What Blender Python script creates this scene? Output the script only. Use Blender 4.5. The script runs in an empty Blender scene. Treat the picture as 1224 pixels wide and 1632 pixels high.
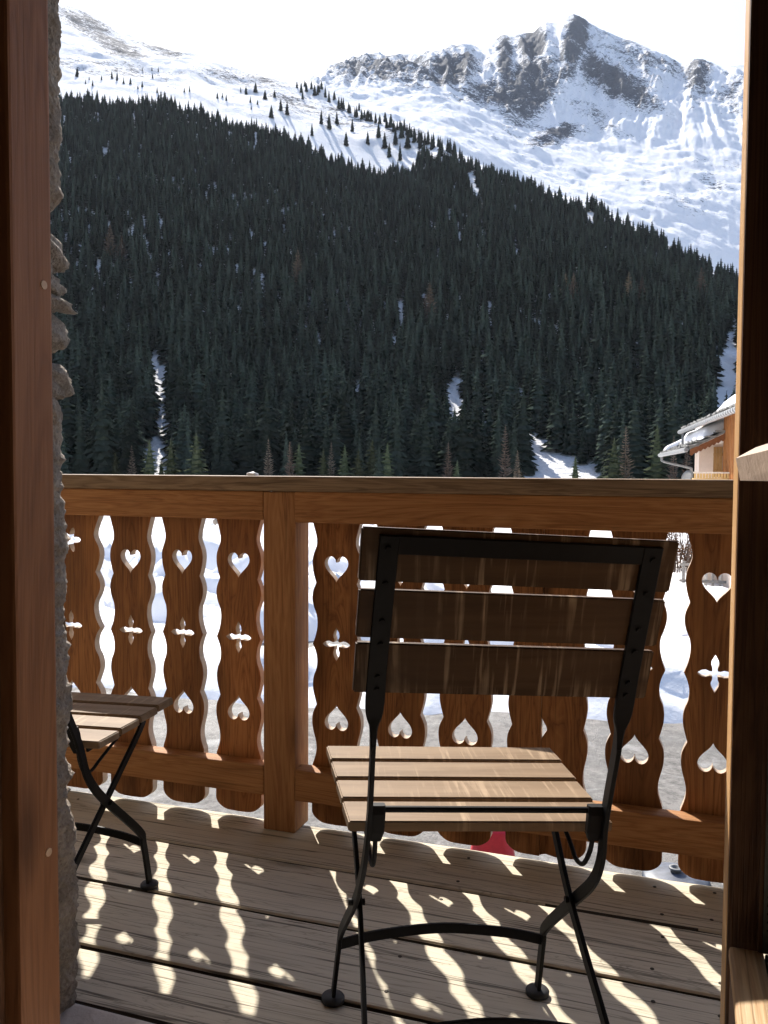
import bpy, bmesh, math, random
import numpy as np
from mathutils import Vector, Matrix
R = math.radians
random.seed(7)
rng = np.random.default_rng(11)
sc = bpy.context.scene
C = sc.collection

# ------------------------------------------------------------------ camera
cam_d = bpy.data.cameras.new('camera'); cam = bpy.data.objects.new('camera', cam_d); C.objects.link(cam)
cam_d.sensor_fit = 'VERTICAL'; cam_d.sensor_height = 24.0; cam_d.sensor_width = 18.0
cam_d.lens = 24.0 * 1383 / 1632
cam_d.clip_start = 0.02; cam_d.clip_end = 12000
YAW, PITCH, ROLL = R(18.8), math.atan(66 / 1383), R(0.34)
cam.location = (0, 0, 1.02)
cam.matrix_world = (Matrix.Translation((0, 0, 1.02)) @ Matrix.Rotation(YAW, 4, 'Z') @ Matrix.Rotation(math.pi / 2 - PITCH, 4, 'X')
                    @ Matrix.Rotation(ROLL, 4, 'Z'))
sc.camera = cam

# ------------------------------------------------------------------ sky, sun, exposure
SUN_AZ, SUN_EL = R(-33.7), R(42)
w = bpy.data.worlds.new('World'); sc.world = w; w.use_nodes = True
nt = w.node_tree; nt.nodes.clear()
sky = nt.nodes.new('ShaderNodeTexSky'); sky.sky_type = 'NISHITA'; sky.sun_disc = False
sky.sun_elevation = SUN_EL; sky.sun_rotation = SUN_AZ
sky.altitude = 1500; sky.air_density = 1.0; sky.dust_density = 5.0; sky.ozone_density = 1.0
bg = nt.nodes.new('ShaderNodeBackground'); bg.inputs['Strength'].default_value = 0.13
wo = nt.nodes.new('ShaderNodeOutputWorld')
nt.links.new(sky.outputs[0], bg.inputs[0]); nt.links.new(bg.outputs[0], wo.inputs[0])
sd = bpy.data.lights.new('sun', 'SUN'); sd.energy = 4.6; sd.angle = R(0.55); sd.color = (1.0, 0.95, 0.87)
sun = bpy.data.objects.new('sun', sd); C.objects.link(sun)
to_sun = Vector((math.sin(SUN_AZ) * math.cos(SUN_EL), math.cos(SUN_AZ) * math.cos(SUN_EL), math.sin(SUN_EL)))
sun.rotation_euler = (-to_sun).to_track_quat('-Z', 'Y').to_euler()
sun.location = (-30, 40, 60)
sc.view_settings.view_transform = 'Standard'; sc.view_settings.look = 'None'
sc.view_settings.gamma = 1.0; sc.view_settings.use_curve_mapping = False
sc.view_settings.exposure = 1.0
sc.cycles.max_bounces = 6; sc.cycles.diffuse_bounces = 3; sc.cycles.glossy_bounces = 3
sc.cycles.transparent_max_bounces = 12; sc.cycles.use_denoising = True
sc.cycles.use_adaptive_sampling = True; sc.cycles.adaptive_threshold = 0.03
sc.cycles.caustics_reflective = False; sc.cycles.caustics_refractive = False

# ------------------------------------------------------------------ helpers: objects
def link(o, parent=None):
    C.objects.link(o)
    if parent: o.parent = parent
    return o
def tag(o, label=None, cat=None, group=None, kind=None):
    if label: o['label'] = label
    if cat: o['category'] = cat
    if group: o['group'] = group
    if kind: o['kind'] = kind
    return o
def empty(name, loc=(0, 0, 0), rz=0, label=None, cat=None, group=None):
    o = bpy.data.objects.new(name, None); o.location = loc; o.rotation_euler = (0, 0, rz); o.empty_display_size = 0.1
    C.objects.link(o); return tag(o, label, cat, group)
def mesh_obj(name, verts, faces, mat, parent=None, smooth=False):
    me = bpy.data.meshes.new(name); me.from_pydata([tuple(v) for v in verts], [], faces); me.update()
    if mat: me.materials.append(mat)
    if smooth: me.polygons.foreach_set('use_smooth', [True] * len(me.polygons))
    return link(bpy.data.objects.new(name, me), parent)
def bm_obj(name, bm, mat, parent=None, smooth=False):
    me = bpy.data.meshes.new(name); bm.to_mesh(me); bm.free()
    for m in (mat if isinstance(mat, (list, tuple)) else [mat]): me.materials.append(m)
    if smooth: me.polygons.foreach_set('use_smooth', [True] * len(me.polygons))
    return link(bpy.data.objects.new(name, me), parent)
def add_box(bm, x0, x1, y0, y1, z0, z1, bev=0.0, mi=0):
    r = bmesh.ops.create_cube(bm, size=1.0)
    vs = r['verts']
    for v in vs:
        v.co = Vector((x0 + (v.co.x + .5) * (x1 - x0), y0 + (v.co.y + .5) * (y1 - y0), z0 + (v.co.z + .5) * (z1 - z0)))
    fs = set(f for v in vs for f in v.link_faces)
    for f in fs: f.material_index = mi
    if bev > 0:
        es = list(set(e for v in vs for e in v.link_edges))
        bmesh.ops.bevel(bm, geom=es, offset=bev, segments=2, affect='EDGES', profile=0.6)
def box(name, x0, x1, y0, y1, z0, z1, mat, parent=None, bev=0.0):
    bm = bmesh.new(); add_box(bm, x0, x1, y0, y1, z0, z1, bev); return bm_obj(name, bm, mat, parent)
def smooth_path(pts, n=6):
    """Catmull-Rom through control rows (any number of columns)."""
    P = np.array(pts, float); out = []
    Q = np.vstack([2 * P[0] - P[1], P, 2 * P[-1] - P[-2]])
    for i in range(1, len(Q) - 2):
        for t in np.linspace(0, 1, n, endpoint=False):
            a, b, c, d = Q[i - 1:i + 3]
            out.append(.5 * (2 * b + (c - a) * t + (2 * a - 5 * b + 4 * c - d) * t * t + (3 * b - a - 3 * c + d) * t ** 3))
    out.append(P[-1]); return np.array(out)
def add_sweep(bm, pts, sec, ref, warp=None, rnd=False, mi=0):
    """Rectangular (or round) bar along pts; sec = (half along ref, half across) single or per point."""
    P = np.array(pts, float); n = len(P); rings = []
    ref = np.array(ref, float)
    for i in range(n):
        T = P[min(i + 1, n - 1)] - P[max(i - 1, 0)]; T /= np.linalg.norm(T)
        A = ref - T * (ref @ T); A /= np.linalg.norm(A); B = np.cross(T, A)
        a, b = sec[i] if hasattr(sec[0], '__len__') else sec
        if rnd: cs = [(math.cos(t) * a, math.sin(t) * b) for t in np.linspace(0, 2 * math.pi, 10, endpoint=False)]
        else:
            e = min(a, b) * .35
            cs = [(a - e, -b), (a, -b + e), (a, b - e), (a - e, b), (-a + e, b), (-a, b - e), (-a, -b + e), (-a + e, -b)]
        ring = []
        for (u, v) in cs:
            q = P[i] + A * u + B * v
            if warp: q = warp(q)
            ring.append(bm.verts.new(q))
        rings.append(ring)
    m = len(rings[0])
    for i in range(n - 1):
        for k in range(m):
            f = bm.faces.new((rings[i][k], rings[i][(k + 1) % m], rings[i + 1][(k + 1) % m], rings[i + 1][k])); f.material_index = mi
    bm.faces.new(rings[0][::-1]); bm.faces.new(rings[-1])
def add_lathe(bm, prof, cx, cy, cz, n=20, warp=None):
    rings = []
    for r, z in prof:
        ring = []
        for t in np.linspace(0, 2 * math.pi, n, endpoint=False):
            q = np.array([cx + r * math.cos(t), cy + r * math.sin(t), cz + z])
            if warp: q = warp(q)
            ring.append(bm.verts.new(q))
        rings.append(ring)
    for i in range(len(rings) - 1):
        for k in range(n): bm.faces.new((rings[i][k], rings[i][(k + 1) % n], rings[i + 1][(k + 1) % n], rings[i + 1][k]))
    bm.faces.new(rings[0][::-1]); bm.faces.new(rings[-1])

# ------------------------------------------------------------------ helpers: noise
class VNoise:
    def __init__(s, seed, n=256): s.n = n; s.g = np.random.default_rng(seed).random((n, n)) * 2 - 1
    def __call__(s, x, y):
        x = np.asarray(x, float); y = np.asarray(y, float)
        xi = np.floor(x).astype(int); yi = np.floor(y).astype(int); fx = x - xi; fy = y - yi
        fx = fx * fx * fx * (fx * (fx * 6 - 15) + 10); fy = fy * fy * fy * (fy * (fy * 6 - 15) + 10)
        a = s.g[xi % s.n, yi % s.n]; b = s.g[(xi + 1) % s.n, yi % s.n]; c = s.g[xi % s.n, (yi + 1) % s.n]; d = s.g[(xi + 1) % s.n, (yi + 1) % s.n]
        return (a * (1 - fx) + b * fx) * (1 - fy) + (c * (1 - fx) + d * fx) * fy
N1, N2, N3 = VNoise(1), VNoise(2), VNoise(3)
def fbm(x, y, oct=5, N=N1, gain=.5):
    s = 0; a = 1.; f = 1.
    for i in range(oct): s = s + a * N(x * f + 17.3 * i, y * f - 9.1 * i); a *= gain; f *= 2.03
    return s
def ridged(x, y, oct=5, N=N2, gain=.5):
    s = 0; a = 1.; f = 1.
    for i in range(oct): s = s + a * (1 - 2 * np.abs(N(x * f + 5.7 * i, y * f + 3.3 * i))); a *= gain; f *= 2.07
    return s
def sstep(a, b, x):
    t = np.clip((x - a) / (b - a), 0, 1); return t * t * (3 - 2 * t)

# ------------------------------------------------------------------ helpers: materials
def new_mat(name):
    m = bpy.data.materials.new(name); m.use_nodes = True; nt = m.node_tree
    return m, nt, nt.nodes['Principled BSDF']
def nd(nt, t, **kw):
    n = nt.nodes.new(t)
    for k, v in kw.items(): setattr(n, k, v)
    return n
def ramp(nt, fac, stops, interp='LINEAR'):
    r = nt.nodes.new('ShaderNodeValToRGB'); r.color_ramp.interpolation = interp
    el = r.color_ramp.elements
    while len(el) < len(stops): el.new(0.5)
    for e, (p, c) in zip(el, stops): e.position = p; e.color = (*c, 1) if len(c) == 3 else c
    nt.links.new(fac, r.inputs[0]); return r.outputs[0]
def mixc(nt, fac, a, b, mode='MIX'):
    m = nt.nodes.new('ShaderNodeMix'); m.data_type = 'RGBA'; m.blend_type = mode
    for s, v in ((m.inputs[0], fac), (m.inputs[6], a), (m.inputs[7], b)):
        if isinstance(v, (int, float)): s.default_value = v
        elif isinstance(v, tuple): s.default_value = (*v, 1)
        else: nt.links.new(v, s)
    return m.outputs[2]
def math_n(nt, op, a, b=0.0):
    m = nt.nodes.new('ShaderNodeMath'); m.operation = op
    for s, v in ((m.inputs[0], a), (m.inputs[1], b)):
        if isinstance(v, (int, float)): s.default_value = v
        else: nt.links.new(v, s)
    return m.outputs[0]
def coords(nt, scale, rand=True):
    tc = nd(nt, 'ShaderNodeTexCoord'); out = tc.outputs['Object']
    if rand:
        oi = nd(nt, 'ShaderNodeObjectInfo')
        vm = nd(nt, 'ShaderNodeVectorMath', operation='MULTIPLY_ADD')
        cmb = nd(nt, 'ShaderNodeCombineXYZ')
        for k in range(3): nt.links.new(oi.outputs['Random'], cmb.inputs[k])
        nt.links.new(cmb.outputs[0], vm.inputs[0]); vm.inputs[1].default_value = (37.1, 23.7, 51.9); nt.links.new(out, vm.inputs[2]); out = vm.outputs[0]
    mp = nd(nt, 'ShaderNodeMapping'); mp.inputs['Scale'].default_value = scale
    nt.links.new(out, mp.inputs[0]); return mp.outputs[0], out
def noise(nt, vec, scale, detail=6, rough=.6, dist=0.0):
    n = nd(nt, 'ShaderNodeTexNoise'); n.inputs['Scale'].default_value = scale; n.inputs['Detail'].default_value = detail
    n.inputs['Roughness'].default_value = rough; n.inputs['Distortion'].default_value = dist
    nt.links.new(vec, n.inputs['Vector']); return n.outputs['Fac']
def bump(nt, bsdf, h, strength=.3, dist=.01):
    b = nd(nt, 'ShaderNodeBump'); b.inputs['Strength'].default_value = strength; b.inputs['Distance'].default_value = dist
    nt.links.new(h, b.inputs['Height']); nt.links.new(b.outputs[0], bsdf.inputs['Normal'])
def wood(name, light, mid, dark, axis='x', grain=1.0, rough=.6, knots=.5, cracks=0.0, stain=0.35, tint=.25, fibw=.62, ringw=.75, lines=0.0, bstr=.35):
    """Grain runs along axis; growth rings, fine fibre, knots, stains, drying cracks."""
    m, nt, b = new_mat(name)
    lo, hi = .9 * grain, 11 * grain
    s = {'x': (lo, hi, hi), 'y': (hi, lo, hi), 'z': (hi, hi, lo)}[axis]
    v, raw = coords(nt, s)
    g1 = noise(nt, v, 1.1, 4, .55, 1.6)
    rings = math_n(nt, 'FRACT', math_n(nt, 'MULTIPLY', g1, 9.0))
    rings = math_n(nt, 'ABSOLUTE', math_n(nt, 'SUBTRACT', rings, .5))
    f2 = tuple(c * (9 if c == hi else 2.2) for c in s)
    mp2 = nd(nt, 'ShaderNodeMapping'); mp2.inputs['Scale'].default_value = f2; nt.links.new(raw, mp2.inputs[0])
    fib = noise(nt, mp2.outputs[0], 1.5, 5, .7)
    fac = math_n(nt, 'ADD', math_n(nt, 'MULTIPLY', rings, ringw), math_n(nt, 'ADD', math_n(nt, 'MULTIPLY', fib, fibw), (.62 - fibw) * .5 + (.75 - ringw) * .25))
    col = ramp(nt, fac, [(.18, dark), (.45, mid), (.78, light)])
    if lines > 0:
        ln = ramp(nt, rings, [(.0, (1, 1, 1)), (.035, (.7, .7, .7)), (.075, (0, 0, 0))]); col = mixc(nt, math_n(nt, 'MULTIPLY', ln, lines), col, tuple(c * .55 for c in dark))
    # broad stains
    ms = nd(nt, 'ShaderNodeMapping'); ms.inputs['Scale'].default_value = {'x': (1.6, 9, 9), 'y': (9, 1.6, 9), 'z': (9, 9, 1.6)}[axis]; nt.links.new(raw, ms.inputs[0])
    st = noise(nt, ms.outputs[0], 1.0, 3, .6)
    col = mixc(nt, math_n(nt, 'MULTIPLY', ramp(nt, st, [(.42, (0, 0, 0)), (.72, (1, 1, 1))]), stain), col, tuple(c * .45 for c in dark))
    if knots > 0:
        sk = {'x': (2.2, 7, 7), 'y': (7, 2.2, 7), 'z': (7, 7, 2.2)}[axis]
        mk = nd(nt, 'ShaderNodeMapping'); mk.inputs['Scale'].default_value = sk; nt.links.new(raw, mk.inputs[0])
        vo = nd(nt, 'ShaderNodeTexVoronoi'); vo.inputs['Scale'].default_value = .8; nt.links.new(mk.outputs[0], vo.inputs['Vector'])
        kn = ramp(nt, vo.outputs['Distance'], [(.05, (1, 1, 1)), (.10, (.55, .55, .55)), (.17, (0, 0, 0))])
        col = mixc(nt, math_n(nt, 'MULTIPLY', kn, knots), col, tuple(c * .35 for c in dark))
    h = math_n(nt, 'ADD', math_n(nt, 'MULTIPLY', rings, .4), fib)
    if cracks > 0:
        f3 = tuple(c * (3.2 if c == hi else .7) for c in s)
        mp3 = nd(nt, 'ShaderNodeMapping'); mp3.inputs['Scale'].default_value = f3; nt.links.new(raw, mp3.inputs[0])
        ck = noise(nt, mp3.outputs[0], 1.0, 3, .5, .4)
        ck = math_n(nt, 'ABSOLUTE', math_n(nt, 'SUBTRACT', ck, .5))
        ck = ramp(nt, ck, [(.0, (1, 1, 1)), (.008, (.75, .75, .75)), (.018, (0, 0, 0))])
        col = mixc(nt, math_n(nt, 'MULTIPLY', ck, cracks), col, tuple(c * .2 for c in dark))
        h = math_n(nt, 'SUBTRACT', h, math_n(nt, 'MULTIPLY', ck, cracks * 1.5))
    oi = nd(nt, 'ShaderNodeObjectInfo')
    hsv = nd(nt, 'ShaderNodeHueSaturation')
    nt.links.new(math_n(nt, 'ADD', math_n(nt, 'MULTIPLY', oi.outputs['Random'], tint), 1 - tint / 2), hsv.inputs['Value']); nt.links.new(col, hsv.inputs['Color'])
    nt.links.new(hsv.outputs[0], b.inputs['Base Color'])
    b.inputs['Roughness'].default_value = rough; b.inputs['Specular IOR Level'].default_value = .18
    bump(nt, b, h, bstr, .004)
    return m
def plain(name, col, rough=.5, metal=0, nscale=30, var=.25, bstr=.1, bdist=.002):
    m, nt, b = new_mat(name)
    v, raw = coords(nt, (1, 1, 1)); n = noise(nt, v, nscale, 5, .6)
    c = ramp(nt, n, [(.3, tuple(x * (1 - var) for x in col)), (.7, tuple(min(1, x * (1 + var)) for x in col))])
    nt.links.new(c, b.inputs['Base Color']); b.inputs['Roughness'].default_value = rough; b.inputs['Metallic'].default_value = metal
    bump(nt, b, n, bstr, bdist); return m
def snow_mat(name='snow', scale=1.0):
    m, nt, b = new_mat(name)
    v, raw = coords(nt, (1, 1, 1), False); n = noise(nt, v, 1.2 * scale, 6, .6); n2 = noise(nt, v, 14 * scale, 4, .6)
    c = ramp(nt, n, [(.3, (.86, .85, .86)), (.7, (.92, .91, .91))]); nt.links.new(c, b.inputs['Base Color'])
    b.inputs['Roughness'].default_value = .75; b.inputs['Specular IOR Level'].default_value = .25
    bump(nt, b, math_n(nt, 'ADD', n, math_n(nt, 'MULTIPLY', n2, .25)), .5, .06 / scale); return m

M_RAIL = wood('railing_wood', (.45, .225, .090), (.36, .165, .062), (.24, .100, .036), 'x', 1.2, .62, .55, .25, .22, .12)
M_SLAT = wood('slat_wood', (.42, .195, .070), (.31, .130, .046), (.17, .066, .024), 'z', 1.2, .6, .9, .35, .72, .6, .5, .6, .25)
M_EDGE = plain('pale_cut_edge', (.46, .36, .27), .8, 0, 40, .2, .3, .002)  # paler than the slat fronts, on all cut side faces
M_POST = wood('post_wood', (.45, .225, .092), (.355, .165, .064), (.24, .10, .038), 'z', 1.0, .62, .5, .3, .3, .1)
M_HAND = wood('handrail_wood', (.33, .235, .15), (.235, .16, .10), (.13, .085, .05), 'x', 1.0, .65, .4, .35, .3, .1)
M_DECK = wood('deck_wood', (.66, .59, .46), (.575, .505, .385), (.455, .39, .295), 'x', 1.0, .8, .9, .85, .16, .12, .34, .35, .5, .22)
M_FRAME = wood('frame_wood', (.30, .130, .056), (.25, .104, .043), (.195, .078, .031), 'z', .7, .55, .7, .1, .10, .1)
M_JAMB = wood('varnished_pine', (.70, .43, .20), (.62, .36, .155), (.50, .27, .11), 'z', .9, .45, .5, .1, .1, .1)
M_DARKW = wood('dark_stain_wood', (.17, .082, .040), (.115, .052, .026), (.06, .027, .014), 'z', 1.2, .55, .4, .2, .3, .1)
M_PINE = wood('pine_sill', (.66, .47, .29), (.54, .35, .19), (.38, .22, .11), 'y', .9, .55, .6, .35, .12, .1)
M_BAR = wood('glazing_bar_wood', (.55, .42, .33), (.45, .33, .25), (.34, .24, .17), 'x', .8, .6, .2, .1, .15, .1)
M_IRON = plain('black_iron', (.005, .0045, .005), .5, 0, 60, .3, .25, .001); M_IRON.node_tree.nodes['Principled BSDF'].inputs['Specular IOR Level'].default_value = .14
M_RUBBER = plain('foot_rubber', (.018, .017, .017), .6, 0, 40, .3, .2, .001)
M_SNOW = snow_mat()
M_PLUG = plain('plug_wood', (.55, .36, .22), .6, 0, 60, .15)

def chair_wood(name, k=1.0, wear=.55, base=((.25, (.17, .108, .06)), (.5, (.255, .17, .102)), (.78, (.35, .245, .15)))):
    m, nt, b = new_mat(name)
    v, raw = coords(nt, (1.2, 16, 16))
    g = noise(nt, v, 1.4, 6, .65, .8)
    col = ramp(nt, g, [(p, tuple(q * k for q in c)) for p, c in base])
    # worn pale streaks that run across the slat
    mp = nd(nt, 'ShaderNodeMapping'); mp.inputs['Scale'].default_value = (95, 5, 5); nt.links.new(raw, mp.inputs[0])
    s = noise(nt, mp.outputs[0], 1.0, 3, .55, .3)
    big = noise(nt, raw, 9, 3, .5)
    kk = math_n(nt, 'MULTIPLY', ramp(nt, s, [(.53, (0, 0, 0)), (.68, (1, 1, 1))]), ramp(nt, big, [(.42, (.05, .05, .05)), (.62, (1, 1, 1))]))
    col = mixc(nt, math_n(nt, 'MULTIPLY', kk, wear), col, tuple(q * (.4 + .6 * k) for q in (.55, .40, .26)))
    nt.links.new(col, b.inputs['Base Color']); b.inputs['Roughness'].default_value = .5; b.inputs['Specular IOR Level'].default_value = .12
    bump(nt, b, math_n(nt, 'ADD', g, math_n(nt, 'MULTIPLY', s, .3)), .25, .002); return m
M_CHAIR = chair_wood('chair_seat_wood', .82); M_CHAIR_SHADED = chair_wood('chair_back_shaded_wood', .36, .9, ((.25, (.10, .05, .022)), (.5, (.17, .088, .040)), (.78, (.26, .145, .07))))  # back slats: darker copy of the chair wood, their shade put into the colour

def stone_mat(name, a, b_, c, sc_=1.0):
    m, nt, b = new_mat(name)
    v, raw = coords(nt, (1, 1, 1), False)
    n1 = noise(nt, v, 9 * sc_, 8, .7); n2 = noise(nt, v, 70 * sc_, 6, .7)
    vo = nd(nt, 'ShaderNodeTexVoronoi'); vo.inputs['Scale'].default_value = 60 * sc_; nt.links.new(v, vo.inputs['Vector'])
    f = math_n(nt, 'ADD', math_n(nt, 'MULTIPLY', n1, .6), math_n(nt, 'MULTIPLY', n2, .45))
    col = ramp(nt, f, [(.32, a), (.52, b_), (.72, c)])
    sp = ramp(nt, vo.outputs['Distance'], [(.12, (1, 1, 1)), (.3, (0, 0, 0))])
    col = mixc(nt, math_n(nt, 'MULTIPLY', sp, .45), col, tuple(x * .4 for x in a))
    nt.links.new(col, b.inputs['Base Color']); b.inputs['Roughness'].default_value = .9
    bump(nt, b, math_n(nt, 'ADD', f, math_n(nt, 'MULTIPLY', vo.outputs['Distance'], .5)), .8, .012); return m
M_MORTAR = stone_mat('rough_mortar', (.10, .076, .055), (.24, .195, .15), (.41, .355, .29), 1.8)
M_STONE = stone_mat('field_stone', (.10, .08, .062), (.22, .185, .148), (.40, .355, .30), 2.6)
M_SLAB = stone_mat('threshold_stone', (.42, .38, .33), (.55, .50, .45), (.68, .64, .58), .4)
M_PLASTER = plain('room_plaster', (.55, .50, .44), .9, 0, 6, .06)

# ------------------------------------------------------------------ ground, road, snow field
GZ = -3.6
def gravel():
    m, nt, b = new_mat('wet_gravel_road')
    v, raw = coords(nt, (1, 1, 1), False)
    n1 = noise(nt, v, .5, 5, .6); n2 = noise(nt, v, 6, 8, .75); n3 = noise(nt, v, 45, 3, .6)
    f = math_n(nt, 'ADD', math_n(nt, 'MULTIPLY', n1, .55), math_n(nt, 'MULTIPLY', n2, .5))
    col = ramp(nt, f, [(.42, (.045, .042, .038)), (.5, (.10, .093, .085)), (.58, (.20, .186, .17))])
    ice = ramp(nt, noise(nt, v, .9, 6, .65, .6), [(.56, (0, 0, 0)), (.62, (1, 1, 1))])
    col = mixc(nt, math_n(nt, 'MULTIPLY', ice, .3), col, (.42, .42, .42))
    col = mixc(nt, math_n(nt, 'MULTIPLY', ramp(nt, n3, [(.62, (0, 0, 0)), (.7, (1, 1, 1))]), .5), col, (.30, .285, .265))
    nt.links.new(col, b.inputs['Base Color']); nt.links.new(ramp(nt, n1, [(.35, (.35, .35, .35)), (.55, (.85, .85, .85))]), b.inputs['Roughness'])
    bump(nt, b, math_n(nt, 'ADD', n2, n3), .7, .03); return m
M_ROAD = gravel()
g = mesh_obj('ground', [(-3050, -3050, GZ - .35), (3050, -3050, GZ - .35), (3050, 3050, GZ - .35), (-3050, 3050, GZ - .35)], [(0, 1, 2, 3)], M_SNOW); tag(g, kind='structure')
def grid_mesh(name, X, Y, Z, mat, smooth=True, attr=None):
    n, m = X.shape; v = np.stack([X, Y, Z], -1).reshape(-1, 3)
    i = np.arange(n * m).reshape(n, m)
    q = np.stack([i[:-1, :-1], i[1:, :-1], i[1:, 1:], i[:-1, 1:]], -1).reshape(-1, 4)
    me = bpy.data.meshes.new(name)
    me.vertices.add(len(v)); me.vertices.foreach_set('co', v.ravel().astype(np.float32))
    me.loops.add(q.size); me.loops.foreach_set('vertex_index', q.ravel().astype(np.int32))
    me.polygons.add(len(q)); me.polygons.foreach_set('loop_start', np.arange(0, q.size, 4, dtype=np.int32)); me.polygons.foreach_set('loop_total', np.full(len(q), 4, dtype=np.int32))
    me.update(calc_edges=True); me.validate()
    if smooth: me.polygons.foreach_set('use_smooth', np.ones(len(q), dtype=bool))
    if attr:
        for k, a in attr.items():
            at = me.attributes.new(k, 'FLOAT', 'POINT'); at.data.foreach_set('value', a.ravel().astype(np.float32))
    me.materials.append(mat)
    return link(bpy.data.objects.new(name, me))
# gravel road under the balcony
X, Y = np.meshgrid(np.linspace(-40, 30, 141), np.linspace(-6, 22, 57), indexing='ij')
tag(grid_mesh('road', X, Y, GZ + .035 * fbm(X * .5, Y * .5, 4), M_ROAD), kind='structure')
# snow field with a ploughed bank along the road
X, Y = np.meshgrid(np.linspace(-130, 60, 420), np.concatenate([np.linspace(12, 40, 150), np.linspace(40.3, 150, 150)]), indexing='ij')
edge = 15.2 + .19 * (X + 8) + .55 * fbm(X * .35, X * 0 + 2.2, 3)
edge = np.clip(edge, 12.5, 20.5)
e = Y - edge
bank = (.72 + .16 * fbm(X * .4, Y * 0 + 1.5, 3)) * sstep(5.4, 6.3 + .2 * fbm(X, Y, 2), e) * (1 - .75 * sstep(7.5, 13, e)) * sstep(-10, -3, X) + .22 * np.exp(-((e - 1.6) / 1.0) ** 2)
lump = .40 * fbm(X * .22, Y * .30, 5) + .62 * ridged(X * .26, Y * .30, 4, N3) + .45 * fbm(X * .62, Y * .62, 4)
Z = GZ - .5 + .55 * sstep(-.5, .7, e) + sstep(0, 2, e) * (bank + lump * (0.7 + .3 * sstep(2, 8, e)) * (1 - .8 * sstep(21, 26, Y) * sstep(-10, -5, X))) + .9 * sstep(60, 150, Y)
tag(grid_mesh('snow_field', X, Y, Z, M_SNOW), kind='structure')

# ------------------------------------------------------------------ mountains
CZ = 1.02
ridgeA = [(-75, 24), (-60, 26.5), (-45, 26.6), (-38.6, 26.06), (-36.6, 25.55), (-33.7, 24.8), (-31.4, 24.75), (-28.3, 24.1), (-25.9, 24.0), (-23.1, 23.6), (-21.5, 22.75), (-19.4, 22.2), (-17.8, 21.5), (-15.4, 20.5), (-12.9, 19.2), (-10.1, 17.9), (-6.6, 16.8), (-3.5, 15.3), (-.45, 13.5), (3.0, 11.4), (10, 8.5), (25, 5), (45, 4)]
forA = [(-75, 21), (-45, 21.3), (-38.7, 21.1), (-35.2, 21.5), (-31.4, 21.6), (-29.5, 21.1), (-26.3, 20.6), (-22.7, 19.4), (-19.4, 18.6), (-17.4, 18.7), (-15.4, 19.8), (-12.9, 18.9), (-10.1, 17.7), (-6.6, 16.6), (-3.5, 15.1), (-.45, 13.3), (3.0, 11.2), (10, 8.3), (25, 4.8), (45, 3.8)]
rF = [(-75, 690), (-38, 670), (-23, 640), (-15, 650), (-5, 580), (3, 520), (25, 500), (45, 500)]
rR = [(-75, 1350), (-38, 1250), (-28, 1080), (-23, 960), (-17.8, 760), (-15.4, 700), (-5, 620), (3, 555), (25, 535), (45, 535)]
def tab(t, az): a = np.array(t, float); return np.interp(az, a[:, 0], a[:, 1])
def heightA(az, r):
    """az in degrees, r metres -> z"""
    ef, er, rf, rr = tab(forA, az), tab(ridgeA, az), tab(rF, az), tab(rR, az)
    rb = 205.
    zf = CZ + rf * np.tan(np.radians(ef)); zr = CZ + rr * np.tan(np.radians(er))
    zv = GZ - .5 + 1.5 * sstep(70, rb, r)
    t = np.clip((r - rb) / (rf - rb), 0, 1); z1 = -2.6 + (zf + 2.6) * (t ** 1.12)
    t2 = np.clip((r - rf) / (rr - rf), 0, 1); z2 = zf + (zr - zf) * t2
    z3 = zr - (r - rr) * .45
    z = np.where(r < rb, zv, np.where(r < rf, z1, np.where(r < rr, z2, z3)))
    x, y = r * np.sin(np.radians(az)), r * np.cos(np.radians(az))
    k = sstep(rb, rb + 120, r)
    und = 7. * fbm(x / 130, y / 130, 4) * k * (1 - .75 * np.exp(-((r - rf) / 60) ** 2))
    crag = (2.0 * ridged(x / 70, y / 70, 4) + 1.0 * fbm(x / 9, y / 9, 4, N3)) * sstep(rf + 10, rf + 90, r) * (1 - .6 * np.exp(-((r - rr) / 40) ** 2))
    return z + und + crag
rocksA = [(-37.2, 25.2, 2.3, .65, -17, .66), (-35.6, 24.4, 1.8, .65, -20, .64), (-33.0, 24.6, 1.5, .35, -12, .70), (-28, 23.5, 3.2, .5, -5, .50), (-21.5, 21.6, 3.2, .7, -12, .45), (-18.3, 20.9, 1.6, .5, -8, .50), (-36, 23.2, 5, .5, 0, .42), (-24.5, 22.4, 2.2, .7, -10, .46)]
def rockmask(az, el, lst):
    m = np.zeros_like(az)
    for (a, e, ra, re, ang, s) in lst:
        c, sn = math.cos(R(ang)), math.sin(R(ang))
        da, de = (az - a), (el - e)
        u = (da * c + de * sn) / ra; v = (-da * sn + de * c) / re
        m = np.maximum(m, s * np.exp(-(u * u + v * v) ** 1.4 * .8))
    return m
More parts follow.
